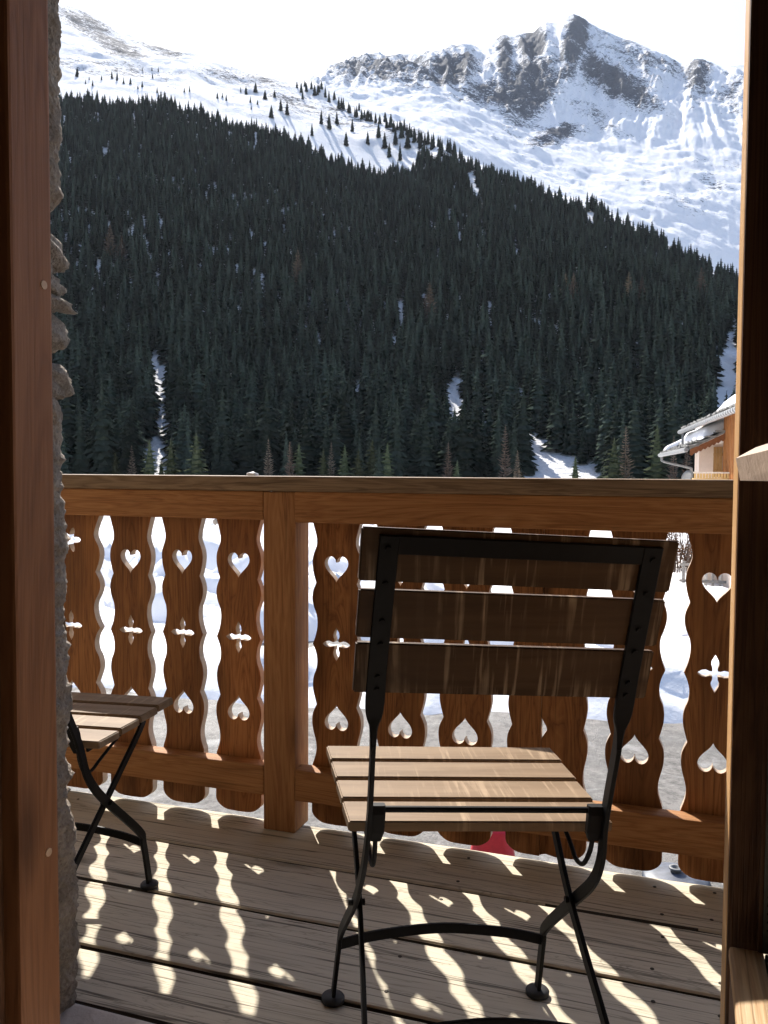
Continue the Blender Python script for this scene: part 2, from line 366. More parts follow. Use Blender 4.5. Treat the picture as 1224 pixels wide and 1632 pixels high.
def mountain_mat(name, sc_):
    m, nt, b = new_mat(name)
    at = nd(nt, 'ShaderNodeAttribute', attribute_name='rock')
    tc = nd(nt, 'ShaderNodeTexCoord')
    mp = nd(nt, 'ShaderNodeMapping'); mp.inputs['Scale'].default_value = (.55, .7, 1.35); mp.inputs['Rotation'].default_value = (0, R(-32), 0); nt.links.new(tc.outputs['Object'], mp.inputs[0])
    n1 = noise(nt, mp.outputs[0], .035 * sc_, 8, .72); n2 = noise(nt, mp.outputs[0], .26 * sc_, 5, .7)
    f = math_n(nt, 'ADD', at.outputs['Fac'], math_n(nt, 'ADD', math_n(nt, 'MULTIPLY', math_n(nt, 'SUBTRACT', n1, .5), 1.5), math_n(nt, 'MULTIPLY', math_n(nt, 'SUBTRACT', n2, .5), 2.3)))
    fac = ramp(nt, f, [(.50, (0, 0, 0)), (.58, (1, 1, 1))])
    rock = ramp(nt, n2, [(.3, (.048, .053, .064)), (.55, (.10, .107, .122)), (.75, (.185, .193, .21))])
    snow = ramp(nt, n1, [(.3, (.85, .84, .85)), (.7, (.91, .90, .90))])
    nt.links.new(mixc(nt, fac, snow, rock), b.inputs['Base Color'])
    b.inputs['Roughness'].default_value = .9; b.inputs['Specular IOR Level'].default_value = .05
    bump(nt, b, math_n(nt, 'ADD', n1, math_n(nt, 'MULTIPLY', n2, .5)), .8, 5.0); return m
M_MTA = mountain_mat('near_mountain', 1.6); M_MTB = mountain_mat('far_mountain', 1.0)
az = np.linspace(-75, 45, 560); rr_ = np.concatenate([np.linspace(90, 203, 22), np.linspace(205, 560, 68), np.linspace(564, 1500, 210)])
AZ, RR = np.meshgrid(az, rr_, indexing='ij')
ZA = heightA(AZ, RR); ELA = np.degrees(np.arctan2(ZA - CZ, RR))
XA, YA = RR * np.sin(np.radians(AZ)), RR * np.cos(np.radians(AZ))
rk = rockmask(AZ, ELA, rocksA) + .12 * ridged(XA / 25, YA / 25, 4) - .02
rk = np.where(RR > tab(rF, AZ) - 20, rk, .1 * fbm(XA / 20, YA / 20, 3) - .1)
tag(grid_mesh('mountain_slope', XA, YA, ZA, M_MTA, attr={'rock': rk}), kind='structure')
# far massif
skyB = [(-40, 18), (-30, 20.5), (-25.1, 22.6), (-23.1, 23.8), (-21.9, 24.6), (-19.5, 24.95), (-15.4, 25.3), (-13.4, 25.55), (-12.6, 25.2), (-11.4, 25.9), (-9.45, 25.95), (-8.67, 26.4), (-7.9, 26.35), (-6.93, 26.75), (-5.96, 26.2), (-5.2, 25.75), (-3.3, 24.95), (-1.4, 24.1), (-.5, 23.6), (.8, 23.6), (1.86, 23.1), (3.26, 23.1), (8, 22), (18, 18), (30, 14)]
midB = [(-40, 17), (-25, 22.4), (-23, 23.1), (-20, 23.1), (-16, 23.2), (-13.5, 22.6), (-11, 21.4), (-9, 20.6), (-6, 19.8), (-3, 19.6), (0, 19.4), (4, 18.8), (10, 17.5), (30, 12)]
lowB = [(-40, 15), (-25, 21.4), (-20, 21.4), (-15, 20.4), (-10, 17.6), (-5, 15.6), (0, 13.0), (4, 10.5), (10, 8), (30, 5)]
az = np.linspace(-38, 26, 900); rr_ = np.linspace(1000, 2900, 300)
AZ, RR = np.meshgrid(az, rr_, indexing='ij')
XB, YB = RR * np.sin(np.radians(AZ)), RR * np.cos(np.radians(AZ))
es, em, el_ = tab(skyB, AZ), tab(midB, AZ), tab(lowB, AZ)
r0, r1, r2 = 1150., 1650., 2350. + 60 * N1(AZ * .5, AZ * 0)
zl, zm, zs = CZ + r0 * np.tan(np.radians(el_)), CZ + r1 * np.tan(np.radians(em)), CZ + r2 * np.tan(np.radians(es))
t1 = np.clip((RR - r0) / (r1 - r0), 0, 1); t2 = np.clip((RR - r1) / (r2 - r1), 0, 1)
ZB = np.where(RR < r0, zl - (r0 - RR) * .6, np.where(RR < r1, zl + (zm - zl) * t1, zm + (zs - zm) * t2)) - np.where(RR > r2, (RR - r2) * .6, 0)
near_top = np.exp(-((RR - r2) / 70) ** 2)
ang = AZ * 1.1
ZB = ZB + (11 * ridged(ang * .8 + .5 * fbm(XB / 300, YB / 300, 3) + RR / 500, RR / 600 - ang * .3, 4) * sstep(r1 - 150, r1 + 250, RR) + 7 * ridged(XB / 220, YB / 220, 5, N3) + 3.5 * fbm(XB / 45, YB / 45, 4)) * (1 - .88 * near_top)
ELB = np.degrees(np.arctan2(ZB - CZ, RR))
rocksB = [(-18.2, 24.3, 5.0, .75, 0, 0.54), (-14.6, 24.3, 1.7, .95, 10, 0.74), (-9.5, 25.4, .9, .9, 0, 0.83), (-9.6, 23.0, 1.5, 2.2, -35, 0.83), (-6.9, 25.2, .75, 1.8, -14, 0.83), (-4.3, 23.0, 3.0, .75, -32, 0.83), (-11.8, 22.7, 2.4, .7, -8, 0.74), (-8.0, 20.4, 1.7, .55, 12, 0.79), (-5.4, 21.2, 2.0, .5, -30, 0.52), (.6, 22.7, .8, 1.3, -10, 0.65), (-2.6, 24.0, 2.6, .8, -22, 0.39), (2.4, 21.5, 1.0, 1.2, 0, 0.52), (.4, 17.0, 3, 1.6, 0, 0.26), (-11.2, 24.6, .5, 1.4, 8, 0.79)]
rkB = rockmask(AZ, ELB, rocksB) + .16 * ridged(XB / 60, YB / 60, 4, N1) - .06 + .16 * sstep(21.5, 23.5, ELB)
ZB = ZB + np.clip(rkB, 0, 1) * (8 * ridged(XB / 40, YB / 40, 4, N3)) * (1 - .7 * near_top)
tag(grid_mesh('mountain_massif', XB, YB, ZB, M_MTB, attr={'rock': rkB}), kind='structure')

# ------------------------------------------------------------------ balcony floor: one object per board
floor = empty('balcony_floor'); tag(floor, kind='structure')
def board(y0, y1, z=0.0, seed=0, x0=-3.4, x1=2.4):
    n = 120; xs = np.linspace(x0, x1, n); bm = bmesh.new(); rows = []
    wob = .0022 * fbm(xs * 2.2, xs * 0 + seed * 3.7, 4); wob2 = .0022 * fbm(xs * 2.2, xs * 0 + seed * 5.1 + 40, 4)
    zz = z + .0016 * fbm(xs * 1.3, xs * 0 + seed * 1.9, 3)
    for i, x in enumerate(xs):
        a, b, c = y0 + wob[i], y1 + wob2[i], zz[i]
        prof = [(a, c - .05), (a, c - .006), (a + .0025, c - .0015), (a + .007, c), ((a + b) / 2, c + .001), (b - .007, c), (b - .0025, c - .0015), (b, c - .006), (b, c - .05)]
        rows.append([bm.verts.new((x, p[0], p[1])) for p in prof])
    for i in range(n - 1):
        for k in range(8): bm.faces.new((rows[i][k], rows[i + 1][k], rows[i + 1][k + 1], rows[i][k + 1]))
        bm.faces.new((rows[i][8], rows[i + 1][8], rows[i + 1][0], rows[i][0]))
    bm.faces.new(rows[0]); bm.faces.new(rows[-1][::-1])
    bm.normal_update()
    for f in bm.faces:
        if abs(f.normal.y) > .8 and f.calc_center_median().z < z - .004: f.material_index = 1  # dark side faces stand in for the shade in the gaps
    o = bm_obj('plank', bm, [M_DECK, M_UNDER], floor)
    return o
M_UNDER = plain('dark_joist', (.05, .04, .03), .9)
for k, (a, b) in enumerate([(1.346, 1.506), (1.518, 1.760), (1.772, 2.015), (2.025, 2.252)]): board(a, b, 0.0, k + 1)
bm = bmesh.new(); add_lathe(bm, [(.0045, 0), (.0042, .0008), (.002, .001)], 0, 0, 0, 10); nail0 = bm_obj('nail', bm, M_UNDER, floor); nail0.location = (-1.72, 2.06, .0012)
for xx in (-1.72, -.52, -.02, .10):
    for yy in (1.56, 1.70, 1.82, 1.96, 2.07, 2.20):
        o = nail0.copy(); C.objects.link(o); o.location = (xx + random.uniform(-.02, .02), yy + random.uniform(-.012, .012), .0012)
bm = bmesh.new()
for xx in (-3.2, -2.0, -.8, .4, 1.6): add_box(bm, xx, xx + .12, 1.37, 2.20, -.25, -.055)
add_box(bm, -3.4, 2.4, 1.37, 2.2, -.075, -.056)
bm_obj('joist', bm, M_UNDER, floor)
bm = bmesh.new(); add_box(bm, -1.6, 1.5, .90, 1.338, -.08, .012, .012)
bmesh.ops.subdivide_edges(bm, edges=bm.edges[:], cuts=3, use_grid_fill=True)
for v in bm.verts: v.co.z += .006 * float(fbm(v.co.x * 6, v.co.y * 6, 3)) ; v.co.y += .01 * float(fbm(v.co.x * 5, v.co.z * 5 + 9, 3))
threshold = tag(bm_obj('door_threshold', bm, M_SLAB), 'pale rough stone threshold at the foot of the left wall', 'threshold')

# ------------------------------------------------------------------ railing
rail = empty('balcony_railing', (0, 0, 0), 0, 'reddish brown wooden balcony railing with heart and cross cut-outs in scalloped slats', 'railing')
def bar_x(name, x0, x1, y0, y1, z0, z1, mat, bev=.004): return box(name, x0, x1, y0, y1, z0, z1, mat, rail, bev)
bar_x('handrail', -3.4, 2.4, 2.172, 2.305, .961, 1.003, M_HAND)
bar_x('top_rail', -3.4, -1.099, 2.181, 2.232, .880, .9607, M_RAIL); bar_x('top_rail', -1.0, 2.4, 2.174, 2.232, .876, .9607, M_RAIL)
bar_x('lower_rail', -3.4, -1.099, 2.182, 2.232, .098, .183, M_RAIL); bar_x('lower_rail', -1.0, 2.4, 2.178, 2.232, .096, .185, M_RAIL)
def post(x0, x1): return bar_x('post', x0, x1, 2.18, 2.276, .002, .9595, M_POST, .004)
post(-1.098, -1.001)
SEG = [[(.885, .0745), (.861, .0672), (.828, .0589), (.807, .0597), (.779, .0699), (.755, .0722), (.728, .0683), (.703, .0609)],
       [(.703, .0609), (.679, .0703), (.657, .0726), (.635, .0681), (.611, .0592), (.584, .0571), (.556, .062), (.530, .0714)],
       [(.530, .0714), (.507, .0619), (.483, .058), (.46, .0603), (.44, .068), (.415, .0715), (.392, .0689), (.358, .0599)],
       [(.358, .0599), (.332, .0713), (.308, .0735), (.284, .0703), (.249, .0615), (.219, .0615), (.185, .0723)],
       [(.185, .0723), (.12, .0735), (.062, .0746), (.044, .0729), (.030, .0616), (.019, .0392), (.017, .0)]]
edge_pts = []
for s in SEG:
    p = smooth_path(s, 3); edge_pts += [tuple(q) for q in (p if s is SEG[-1] else p[:-1])]
edge_pts = [(.952, .0745)] + edge_pts
def heart(cz, inv=False, w=.0353, h=.074, cx=0):
    out = []
    for t in np.linspace(0, 2 * math.pi, 40, endpoint=False):
        x = 16 * math.sin(t) ** 3; y = 13 * math.cos(t) - 5 * math.cos(2 * t) - 2 * math.cos(3 * t) - math.cos(4 * t)
        yy = (y + 2.6) / 29 * h
        out.append((cx + x / 16 * w, cz + (-yy if inv else yy)))
    return out
def cross(cz, a=.041, up=.044):
    out = []
    for k in range(4):
        L = a if k % 2 == 0 else up; th = k * math.pi / 2; c, s = math.cos(th), math.sin(th)
        for (r, o) in [(.0065, -.0062), (.0125, -.0062), (.021, -.0095), (.030, -.0082), (.037, -.0042), (L, 0), (.037, .0042), (.030, .0082), (.021, .0095), (.0125, .0062)]:
            r = r * L / .041; out.append((r * c - o * s, cz + r * s + o * c))
    return out
def flower(cz, q=1.3):
    out = []
    for t in np.linspace(0, 2 * math.pi, 50, endpoint=False):
        r = q * (.021 + .009 * math.cos(5 * t)); out.append((r * math.cos(t), cz + r * math.sin(t)))
    return out
def profile_mesh(name, loops, thick=.026, bev=.0012):
    cu = bpy.data.curves.new(name, 'CURVE'); cu.dimensions = '2D'; cu.fill_mode = 'BOTH'; cu.extrude = thick / 2 - bev; cu.bevel_depth = bev; cu.bevel_resolution = 1; cu.offset = -bev
    for lp in loops:
        sp = cu.splines.new('POLY'); sp.points.add(len(lp) - 1); sp.use_cyclic_u = True
        for p, q in zip(sp.points, lp): p.co = (q[0], q[1], 0, 1)
    o = bpy.data.objects.new(name, cu); C.objects.link(o); bpy.context.view_layer.update()
    me = bpy.data.meshes.new_from_object(o.evaluated_get(bpy.context.evaluated_depsgraph_get()))
    bpy.data.objects.remove(o); bpy.data.curves.remove(cu)
    n = len(me.vertices); co = np.empty(n * 3); me.vertices.foreach_get('co', co); co = co.reshape(-1, 3)
    me.vertices.foreach_set('co', np.stack([co[:, 0], co[:, 2], co[:, 1]], -1).ravel()); me.flip_normals(); me.update(); me.name = name
    me.polygons.foreach_set('use_smooth', [False] * len(me.polygons))
    me.materials.clear(); me.materials.append(M_SLAT); me.materials.append(M_EDGE)
    for p in me.polygons: p.material_index = 1 if abs(p.normal.y) < .3 else 0
    return me
full = [(-x, z) for z, x in edge_pts] + [(x, z) for z, x in edge_pts[::-1]][1:]
me_slat = profile_mesh('slat', [full, heart(.742), cross(.532), heart(.326, True)])
wide = [(-x * 1.5, z) for z, x in edge_pts] + [(x * 1.5, z) for z, x in edge_pts[::-1]][1:]
me_flower = profile_mesh('slat', [wide, flower(.80), cross(.532), heart(.326, True)])
half_l = [(-x - .02 + .0, z) for z, x in edge_pts[:-1]] + [(.0, .017), (.0, .952)]
me_left = profile_mesh('slat', [half_l])
half_r = [(-.060 + .016 * max(0, 1 - abs(z - .352) / .028), z) for z, x in edge_pts[:-1]] + [(-.045, .022), (-.02, .017)] + [(x * .78, z) for z, x in edge_pts[::-1]][1:]
me_right = profile_mesh('slat', [half_r])
def slat(me, x, dz=0, sx=1, y=2.2475, rot=0):
    o = bpy.data.objects.new('slat', me); link(o, rail); o.location = (x, y, dz); o.scale = (sx, 1, 1); o.rotation_euler = (0, rot, 0); return o
for i, x in enumerate([-1.207, -1.39, -1.575]): slat(me_slat, x, (.001, .003, -.002)[i], (1.0, .96, 1.01)[i], 2.2475, (.002, -.004, .003)[i])
slat(me_flower, -1.792)
for x in (-2.02, -2.205, -2.39, -2.575, -2.76): slat(me_slat, x, random.uniform(-.003, .003))
for x, s in ((-.898, 1.0), (-.710, .97), (-.530, .99), (-.095, .97), (.090, 1.0), (.273, 1), (.456, 1), (.64, 1)): slat(me_slat, x, random.uniform(-.003, .003), s, 2.2475, random.uniform(-.004, .004))
slat(me_left, -.327, 0, .95, 2.2472); slat(me_right, -.2665, .002, 1.0, 2.249)
# little crust of snow left on the handrail
bm = bmesh.new(); bmesh.ops.create_icosphere(bm, subdivisions=3, radius=1)
for v in bm.verts:
    k = 1 + .35 * float(fbm(v.co.x * 2 + 3, v.co.y * 2 + v.co.z, 3)); v.co = Vector((v.co.x * .016 * k, v.co.y * .012 * k, max(-.002, v.co.z * .009 * k)))
o = bm_obj('snow_crumb', bm, M_SNOW, None, True); o.location = (-1.148, 2.215, 1.0045); tag(o, 'tiny crumb of snow on top of the handrail left of the post', 'snow')

# ------------------------------------------------------------------ folding chairs
def make_chair(label, loc, heading, a=0., b=0., k=0., bs=0., size=1.):
    ch = empty('folding_chair', (loc[0], loc[1], 0), R(heading), label, 'chair', 'folding chairs on the balcony'); ch.scale = (size,) * 3
    def wp(q): return np.array([q[0] + a * q[2] + b * (.19 - q[1]) + bs * float(sstep(.42, .66, q[2])), q[1], q[2] - k * q[0] * q[2]])
    def bar(name, pts, sec, ref, n=7, parent=ch, rnd=False, mat=M_IRON):
        bm = bmesh.new(); P = smooth_path(pts, n) if n > 1 else np.array(pts, float)
        if hasattr(sec[0], '__len__'): S = smooth_path(sec, n) if n > 1 else np.array(sec)
        else: S = sec
        add_sweep(bm, P, S, ref, wp, rnd); return bm_obj(name, bm, mat, parent, False)
    def slatp(name, x0l, x0r, x1l, x1r, y0, y1, z0, z1, tilt=None):
        bm = bmesh.new(); n = 12
        add_box(bm, 0, 1, 0, 1, 0, 1)
        bmesh.ops.subdivide_edges(bm, edges=[e for e in bm.edges if abs((e.verts[0].co - e.verts[1].co).x) > .5], cuts=n)
        for v in bm.verts:
            u, t, s = v.co
            v.co = (x0l + (x1l - x0l) * t) * (1 - u) + (x0r + (x1r - x0r) * t) * u, y0 + (y1 - y0) * t, z0 + (z1 - z0) * s
        es = [e for e in bm.edges if e.calc_face_angle(0) > .5]
        bmesh.ops.bevel(bm, geom=es, offset=.0022, segments=2, affect='EDGES')
        if tilt:
            for v in bm.verts:
                v.co = tilt(v.co)
        for v in bm.verts: v.co = Vector(wp(np.array(v.co)))
        return bm_obj(name, bm, M_CHAIR_SHADED if name == 'back_slat' else M_CHAIR, ch)
    for s in (-1, 1):
        # long bar: front foot -> crossing -> seat hinge -> twist -> top of the back
        pts = [(s * .199, .182, .012), (s * .194, .150, .126), (s * .192, .128, .168), (s * .187, -.022, .296), (s * .188, -.092, .360), (s * .186, -.128, .415), (s * .183, -.143, .487), (s * .185, -.172, .610)]
        leg = bar('front_leg', pts, (.0036, .0105), (1, 0, 0))
        pts = [(s * .185, -.170, .600), (s * .1855, -.176, .635), (s * .186, -.184, .665), (s * .186, -.205, .74), (s * .1835, -.266, .9235)]
        bar('back_upright', pts, [(.0036, .0105), (.0060, .0075), (.0135, .0034), (.0138, .0032), (.0138, .0032)], (1, 0, 0), 7)
        # second bar: under the seat front -> crossing -> rear foot
        rl = bar('rear_leg', [(s * .180, .150, .442), (s * .182, .105, .405), (s * .179, -.022, .296), (s * .184, -.176, .180), (s * .190, -.300, .075), (s * .193, -.365, .012)], (.0036, .0100), (1, 0, 0))
        for (x, y) in ((.199, .182), (.193, -.365)):
            bm = bmesh.new(); add_lathe(bm, [(.0165, 0), (.022, .002), (.0225, .010), (.020, .0135), (.012, .015), (.008, .017)], s * x, y, 0, 24, lambda q: wp(q)); bm_obj('foot_cap', bm, M_RUBBER, ch, True)
        # hinge bracket and the bent wire under it
        bm = bmesh.new(); pts = [(s * .172, -.136, .505), (s * .172, -.136, .492), (s * .171, -.132, .462), (s * .171, -.129, .448)]
        add_sweep(bm, pts, [(.0135, .007), (.0140, .008), (.0125, .007), (.0085, .006)], (1, 0, 0), wp); bm_obj('hinge_bracket', bm, M_IRON, ch)
        bar('wire_loop', [(s * .171, -.129, .452), (s * .170, -.122, .425), (s * .169, -.100, .395), (s * .169, -.068, .388), (s * .170, -.03, .404), (s * .172, .06, .438), (s * .173, .10, .447)], (.0038, .0038), (1, 0, 0), 6, ch, True)
        bm = bmesh.new(); add_sweep(bm, [(s * .170, -.022, .296), (s * .198, -.022, .296)], (.0055, .0055), (0, 1, 0), wp, True); bm_obj('pivot_bolt', bm, M_IRON, ch)
        # seat side rail
        bar('seat_rail', [(s * .176, -.10, .448), (s * .182, .06, .455), (s * .186, .21, .461)], (.003, .008), (1, 0, 0), 3)
        for z, y in ((.905, -.260), (.855, -.243), (.80, -.224), (.765, -.213), (.715, -.197), (.695, -.191)):
            bm = bmesh.new(); yy = y - .0042
            add_sweep(bm, [(s * .185, yy, z), (s * .185, yy - .003, z - .0008)], (.0042, .0042), (1, 0, 0), wp, True)
            bm_obj('bolt', bm, M_IRON, ch)
    # top bar of the back frame
    bar('back_top_bar', [(-.1695, -.2615, .9115), (0, -.2605, .9115), (.1695, -.2615, .9115)], (.0135, .0032), (0, -.29, .95), 4)
    # cross pieces
    bar('stretcher', [(-.192, .150, .130), (-.12, .150, .146), (0, .150, .157), (.12, .150, .146), (.192, .150, .130)], (.0095, .0034), (0, 0, 1), 6)
    bar('stretcher', [(-.186, -.198, .163), (-.12, -.198, .184), (0, -.198, .196), (.12, -.198, .184), (.186, -.198, .163)], (.0095, .0034), (0, 0, 1), 6)
    bar('seat_rod', [(-.172, -.132, .496), (.172, -.132, .496)], (.0052, .0052), (0, 0, 1), 1, ch, True)
    # seat: four slats
    ys = [(.2350, .1590), (.1530, .0720), (.0650, -.0160), (-.0240, -.1080)]
    for (y1, y0) in ys:
        f = lambda y: .2105 + (.222 - .2105) * (y + .108) / (.343)
        zt = lambda y: .4655 + .0135 * (y + .108) / .343
        zz = zt((y0 + y1) / 2)
        slatp('seat_slat', -f(y0), f(y0), -f(y1), f(y1), y0, y1, zz - .017, zz)
    # back: three slats, on the front of the uprights
    def on_back(z): return np.interp(z, [.60, .665, .74, .9235, 1.0], [-.170, -.184, -.205, -.266, -.292])
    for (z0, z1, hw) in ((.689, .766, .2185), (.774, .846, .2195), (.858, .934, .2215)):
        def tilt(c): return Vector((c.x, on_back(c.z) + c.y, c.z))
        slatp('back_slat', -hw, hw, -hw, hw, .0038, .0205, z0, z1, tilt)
    return ch
make_chair('folding chair with brown slats and black iron frame, seen whole from behind', (-.357, 1.412), 22.47, .027, .071, .048)
make_chair('folding chair half hidden behind the stone wall at left', (-1.368, 1.578), 8.46, .055, -.03, 0.0, -.055, .96)

# ------------------------------------------------------------------ house wall, door frame, open glazed leaf, room
house = empty('stone_house', (0, 0, GZ), 0, 'rough mortared stone house wall edge left of the doorway', 'house')
def hb(name, x0, x1, y0, y1, z0, z1, mat, bev=0): 
    o = box(name, x0, x1, y0, y1, z0 - GZ, z1 - GZ, mat, house, bev); return o
hb('wall', -6, -1.20, .96, 1.33, GZ, 3.0, M_MORTAR)
hb('wall', .95, 6, .96, 1.33, GZ, 3.0, M_MORTAR)
hb('wall', -1.20, .95, .96, 1.33, 2.12, 3.0, M_MORTAR)
hb('wall', -1.20, .95, .96, 1.33, GZ, -.09, M_MORTAR)
hb('unseen_eave', -6, 6, .5, 2.25, 3.02, 3.18, M_DARKW)  # unseen overhang, added to cut sky light and deepen the shade
sil = [(2.13, -1.10), (1.881, -1.093), (1.769, -1.094), (1.655, -1.097), (1.575, -1.092), (1.529, -1.09), (1.501, -1.102), (1.486, -1.126), (1.469, -1.136), (1.44, -1.15), (1.36, -1.15), (1.27, -1.15), (1.229, -1.15), (1.19, -1.13), (1.15, -1.112), (1.135, -1.101), (1.111, -1.096), (1.076, -1.096), (1.016, -1.096), (.957, -1.095), (.898, -1.094), (.838, -1.089), (.778, -1.092), (.718, -1.095), (.658, -1.093), (.61, -1.087), (.574, -1.082), (.537, -1.094), (.476, -1.091), (.403, -1.084), (.355, -1.083), (.257, -1.08), (.183, -1.077), (.108, -1.079), (.033, -1.083), (-.09, -1.085)]
sa = np.array(sil[::-1])
zs_ = np.linspace(-.09, 2.12, 560); us = np.linspace(0, 1, 90)
U, Zg = np.meshgrid(us, zs_, indexing='ij')
Xc = np.interp(Zg, sa[:, 0], sa[:, 1])
# plan path: reveal face (y .97 -> 1.33), rounded arris, outer face going left
py = np.where(U < .6, .97 + U / .6 * .375, 1.352); px = np.where(U < .6, 0, -(U - .6) / .4 * .30)
rad = .016
arr = np.exp(-((U - .6) / .035) ** 2)
px = px - arr * rad * .5; py = py - arr * rad * .5
crumb = .005 * fbm(Zg * 22, U * 9 + 3, 5, N1, .6) + .0035 * ridged(Zg * 40, U * 17, 4, N3) - .003
tag(grid_mesh('stone_reveal', Xc + px + crumb + .019, py + .6 * crumb, Zg - GZ, M_MORTAR), None).parent = house
for nm in ('stone_reveal',): pass
def rock_stone(c, s, seed, rot=(0, 0, 0), sharp=1.0):
    bm = bmesh.new(); bmesh.ops.create_icosphere(bm, subdivisions=4, radius=1)
    for v in bm.verts:
        p = v.co.copy(); d = .20 * float(fbm(p.x * 1.8 + seed * 7, p.y * 1.8 + p.z * 2.3 + seed, 5)) * sharp + .06 * float(ridged(p.x * 4 + seed, p.y * 4 + p.z * 5, 4))
        p = Vector([math.copysign(abs(q) ** .82, q) for q in p]) * (1 + d); v.co = Vector((p.x * s[0], p.y * s[1], p.z * s[2]))
    bmesh.ops.rotate(bm, verts=bm.verts, cent=(0, 0, 0), matrix=Matrix.Rotation(rot[1], 3, 'Y') @ Matrix.Rotation(rot[2], 3, 'Z'))
    o = bm_obj('stone', bm, M_STONE, house, True); o.location = (c[0], c[1], c[2] - GZ); return o
rock_stone((-1.150, 1.33, 1.424), (.038, .075, .042), 1, (0, .30, .1))
rock_stone((-1.168, 1.34, 1.370), (.058, .07, .027), 2, (0, .05, .2))
rock_stone((-1.168, 1.33, 1.338), (.060, .08, .020), 3, (0, .20, -.1), 1.2)
rock_stone((-1.152, 1.33, 1.275), (.044, .08, .040), 4, (0, -.1, .1), .7)
rock_stone((-1.155, 1.33, 1.185), (.048, .08, .041), 5, (0, .25, 0), 1.1)
rock_stone((-1.150, 1.30, 1.225), (.022, .05, .02), 6)
# door frame
fr = empty('door_frame', (0, .98, 0), 0, 'brown wooden door frame with round screw plugs at both sides of the opening', 'door frame')
def fb(name, x0, x1, y0, y1, z0, z1, mat, bev=.004): return box(name, x0, x1, y0 - .98, y1 - .98, z0, z1, mat, fr, bev)
fb('jamb', -1.19, -.850, .947, 1.028, .0, 2.1, M_FRAME, .005)
fb('inner_trim', -1.30, -.8745, .905, .9455, .0, 2.16, M_DARKW, .004)
fb('jamb', .0555, .0900, .952, 1.022, .0, 2.1, M_JAMB, .002)
fb('jamb_shade_strip', .0562, .0905, .944, .9515, .0, 2.1, M_DARKW, .0015)  # thin dark strip, paints in the shade on the jamb's inner face
fb('jamb_lining', .0845, .93, .985, 1.02, .0, .40, M_DARKW, .002)
fb('head', -.849, .93, .95, 1.02, 2.03, 2.1, M_FRAME, .004)
for (y, z) in ((1.010, 1.277), (1.005, .468)):
    bm = bmesh.new(); add_sweep(bm, [(-.8505, y - .98, z), (-.8485, y - .98, z)], (.0062, .0062), (0, 1, 0), None, True); bm_obj('screw_plug', bm, M_PLUG, fr)
# open glazed leaf standing inward along the right edge of the opening
leaf = empty('glazed_door_leaf', (.06, .93, 0), 0, 'opened glazed wooden door leaf at the right edge with sunlit bottom rail', 'door')
def lb(name, x0, x1, y0, y1, z0, z1, mat, bev=.003): return box(name, x0 - .06, x1 - .06, y0 - .93, y1 - .93, z0, z1, mat, leaf, bev)
M_SEAL = plain('grey_spacer', (.10, .105, .095), .5, 0, 90, .2)
lb('hinge_stile', .0845, .0885, .930, .9435, .536, 2.02, M_DARKW, .001)
lb('spacer', .0886, .1070, .930, .9435, .536, 2.02, M_SEAL, .001)
bm = bmesh.new()
for z in np.arange(.56, 1.98, .0085): add_box(bm, .0920 - .06, .0932 - .06, -.0008, .0005, z, z + .002)
bm_obj('spacer_holes', bm, M_IRON, leaf)
# bar with bevelled top
bm = bmesh.new()
v = [(-.0085, y, z) for y, z in ((-.03, 1.0095), (-.03, 1.0365))]
prof = [(.0, 1.0125), (-.005, 1.0335), (.012, 1.0435), (.030, 1.0445), (.030, 1.0125)]
y_far, y_near = -.055, -.80
vs = [[bm.verts.new((x - .006, y + (0 if i else .0) + (.012 if (x < .02 and y == y_far and zz < 1.02) else 0), zz + (.006 if y == y_near and zz < 1.02 else 0))) for (x, zz) in prof] for i, y in enumerate((y_far, y_near))]
for k in range(5): bm.faces.new((vs[0][k], vs[0][(k + 1) % 5], vs[1][(k + 1) % 5], vs[1][k]))
bm.faces.new(vs[0][::-1]); bm.faces.new(vs[1]); bmesh.ops.recalc_face_normals(bm, faces=bm.faces)
bm_obj('glazing_bar', bm, M_BAR, leaf)
lb('bottom_panel', .0585, .112, .08, .928, .03, .523, M_DARKW, .003)
lb('bottom_rail', .0572, .0905, .08, .9345, .5235, .537, M_PINE, .004)
lb('seal_strip', .0912, .1035, .08, .9345, .5235, .5345, M_SEAL, .002)
lb('bottom_rail', .1042, .150, .08, .9345, .5235, .539, M_PINE, .004)
m_glass, nt, b = new_mat('pane_glass')
nt.nodes.remove(b); tr = nd(nt, 'ShaderNodeBsdfTransparent'); tr.inputs[0].default_value = (.93, .96, .95, 1); gl = nd(nt, 'ShaderNodeBsdfGlossy'); gl.inputs['Roughness'].default_value = .02
fn = nd(nt, 'ShaderNodeFresnel'); fn.inputs[0].default_value = 1.5; mx = nd(nt, 'ShaderNodeMixShader')
nt.links.new(fn.outputs[0], mx.inputs[0]); nt.links.new(tr.outputs[0], mx.inputs[1]); nt.links.new(gl.outputs[0], mx.inputs[2]); nt.links.new(mx.outputs[0], nt.nodes['Material Output'].inputs[0])
lb('glass_pane', .1075, .1115, .10, .929, .540, 2.02, m_glass, 0)
# room behind the camera
def room(name, *a): return tag(box(name, *a, M_PLASTER), kind='structure')
room('room_floor', -4, 4, -4, .90, -.1, -.002); room('room_ceiling', -4, 4, -4, .955, 2.35, 2.5)
room('room_wall', -4.2, -4, -4, .955, -.1, 2.5); room('room_wall', 4, 4.2, -4, .955, -.1, 2.5); room('room_wall', -4, 4, -4.2, -4, -.1, 2.5)
room('room_wall', -4, -1.30, .85, .955, 0, 2.35); room('room_wall', .95, 4, .85, .955, 0, 2.35); room('room_wall', -1.30, .95, .85, .945, 2.17, 2.35)

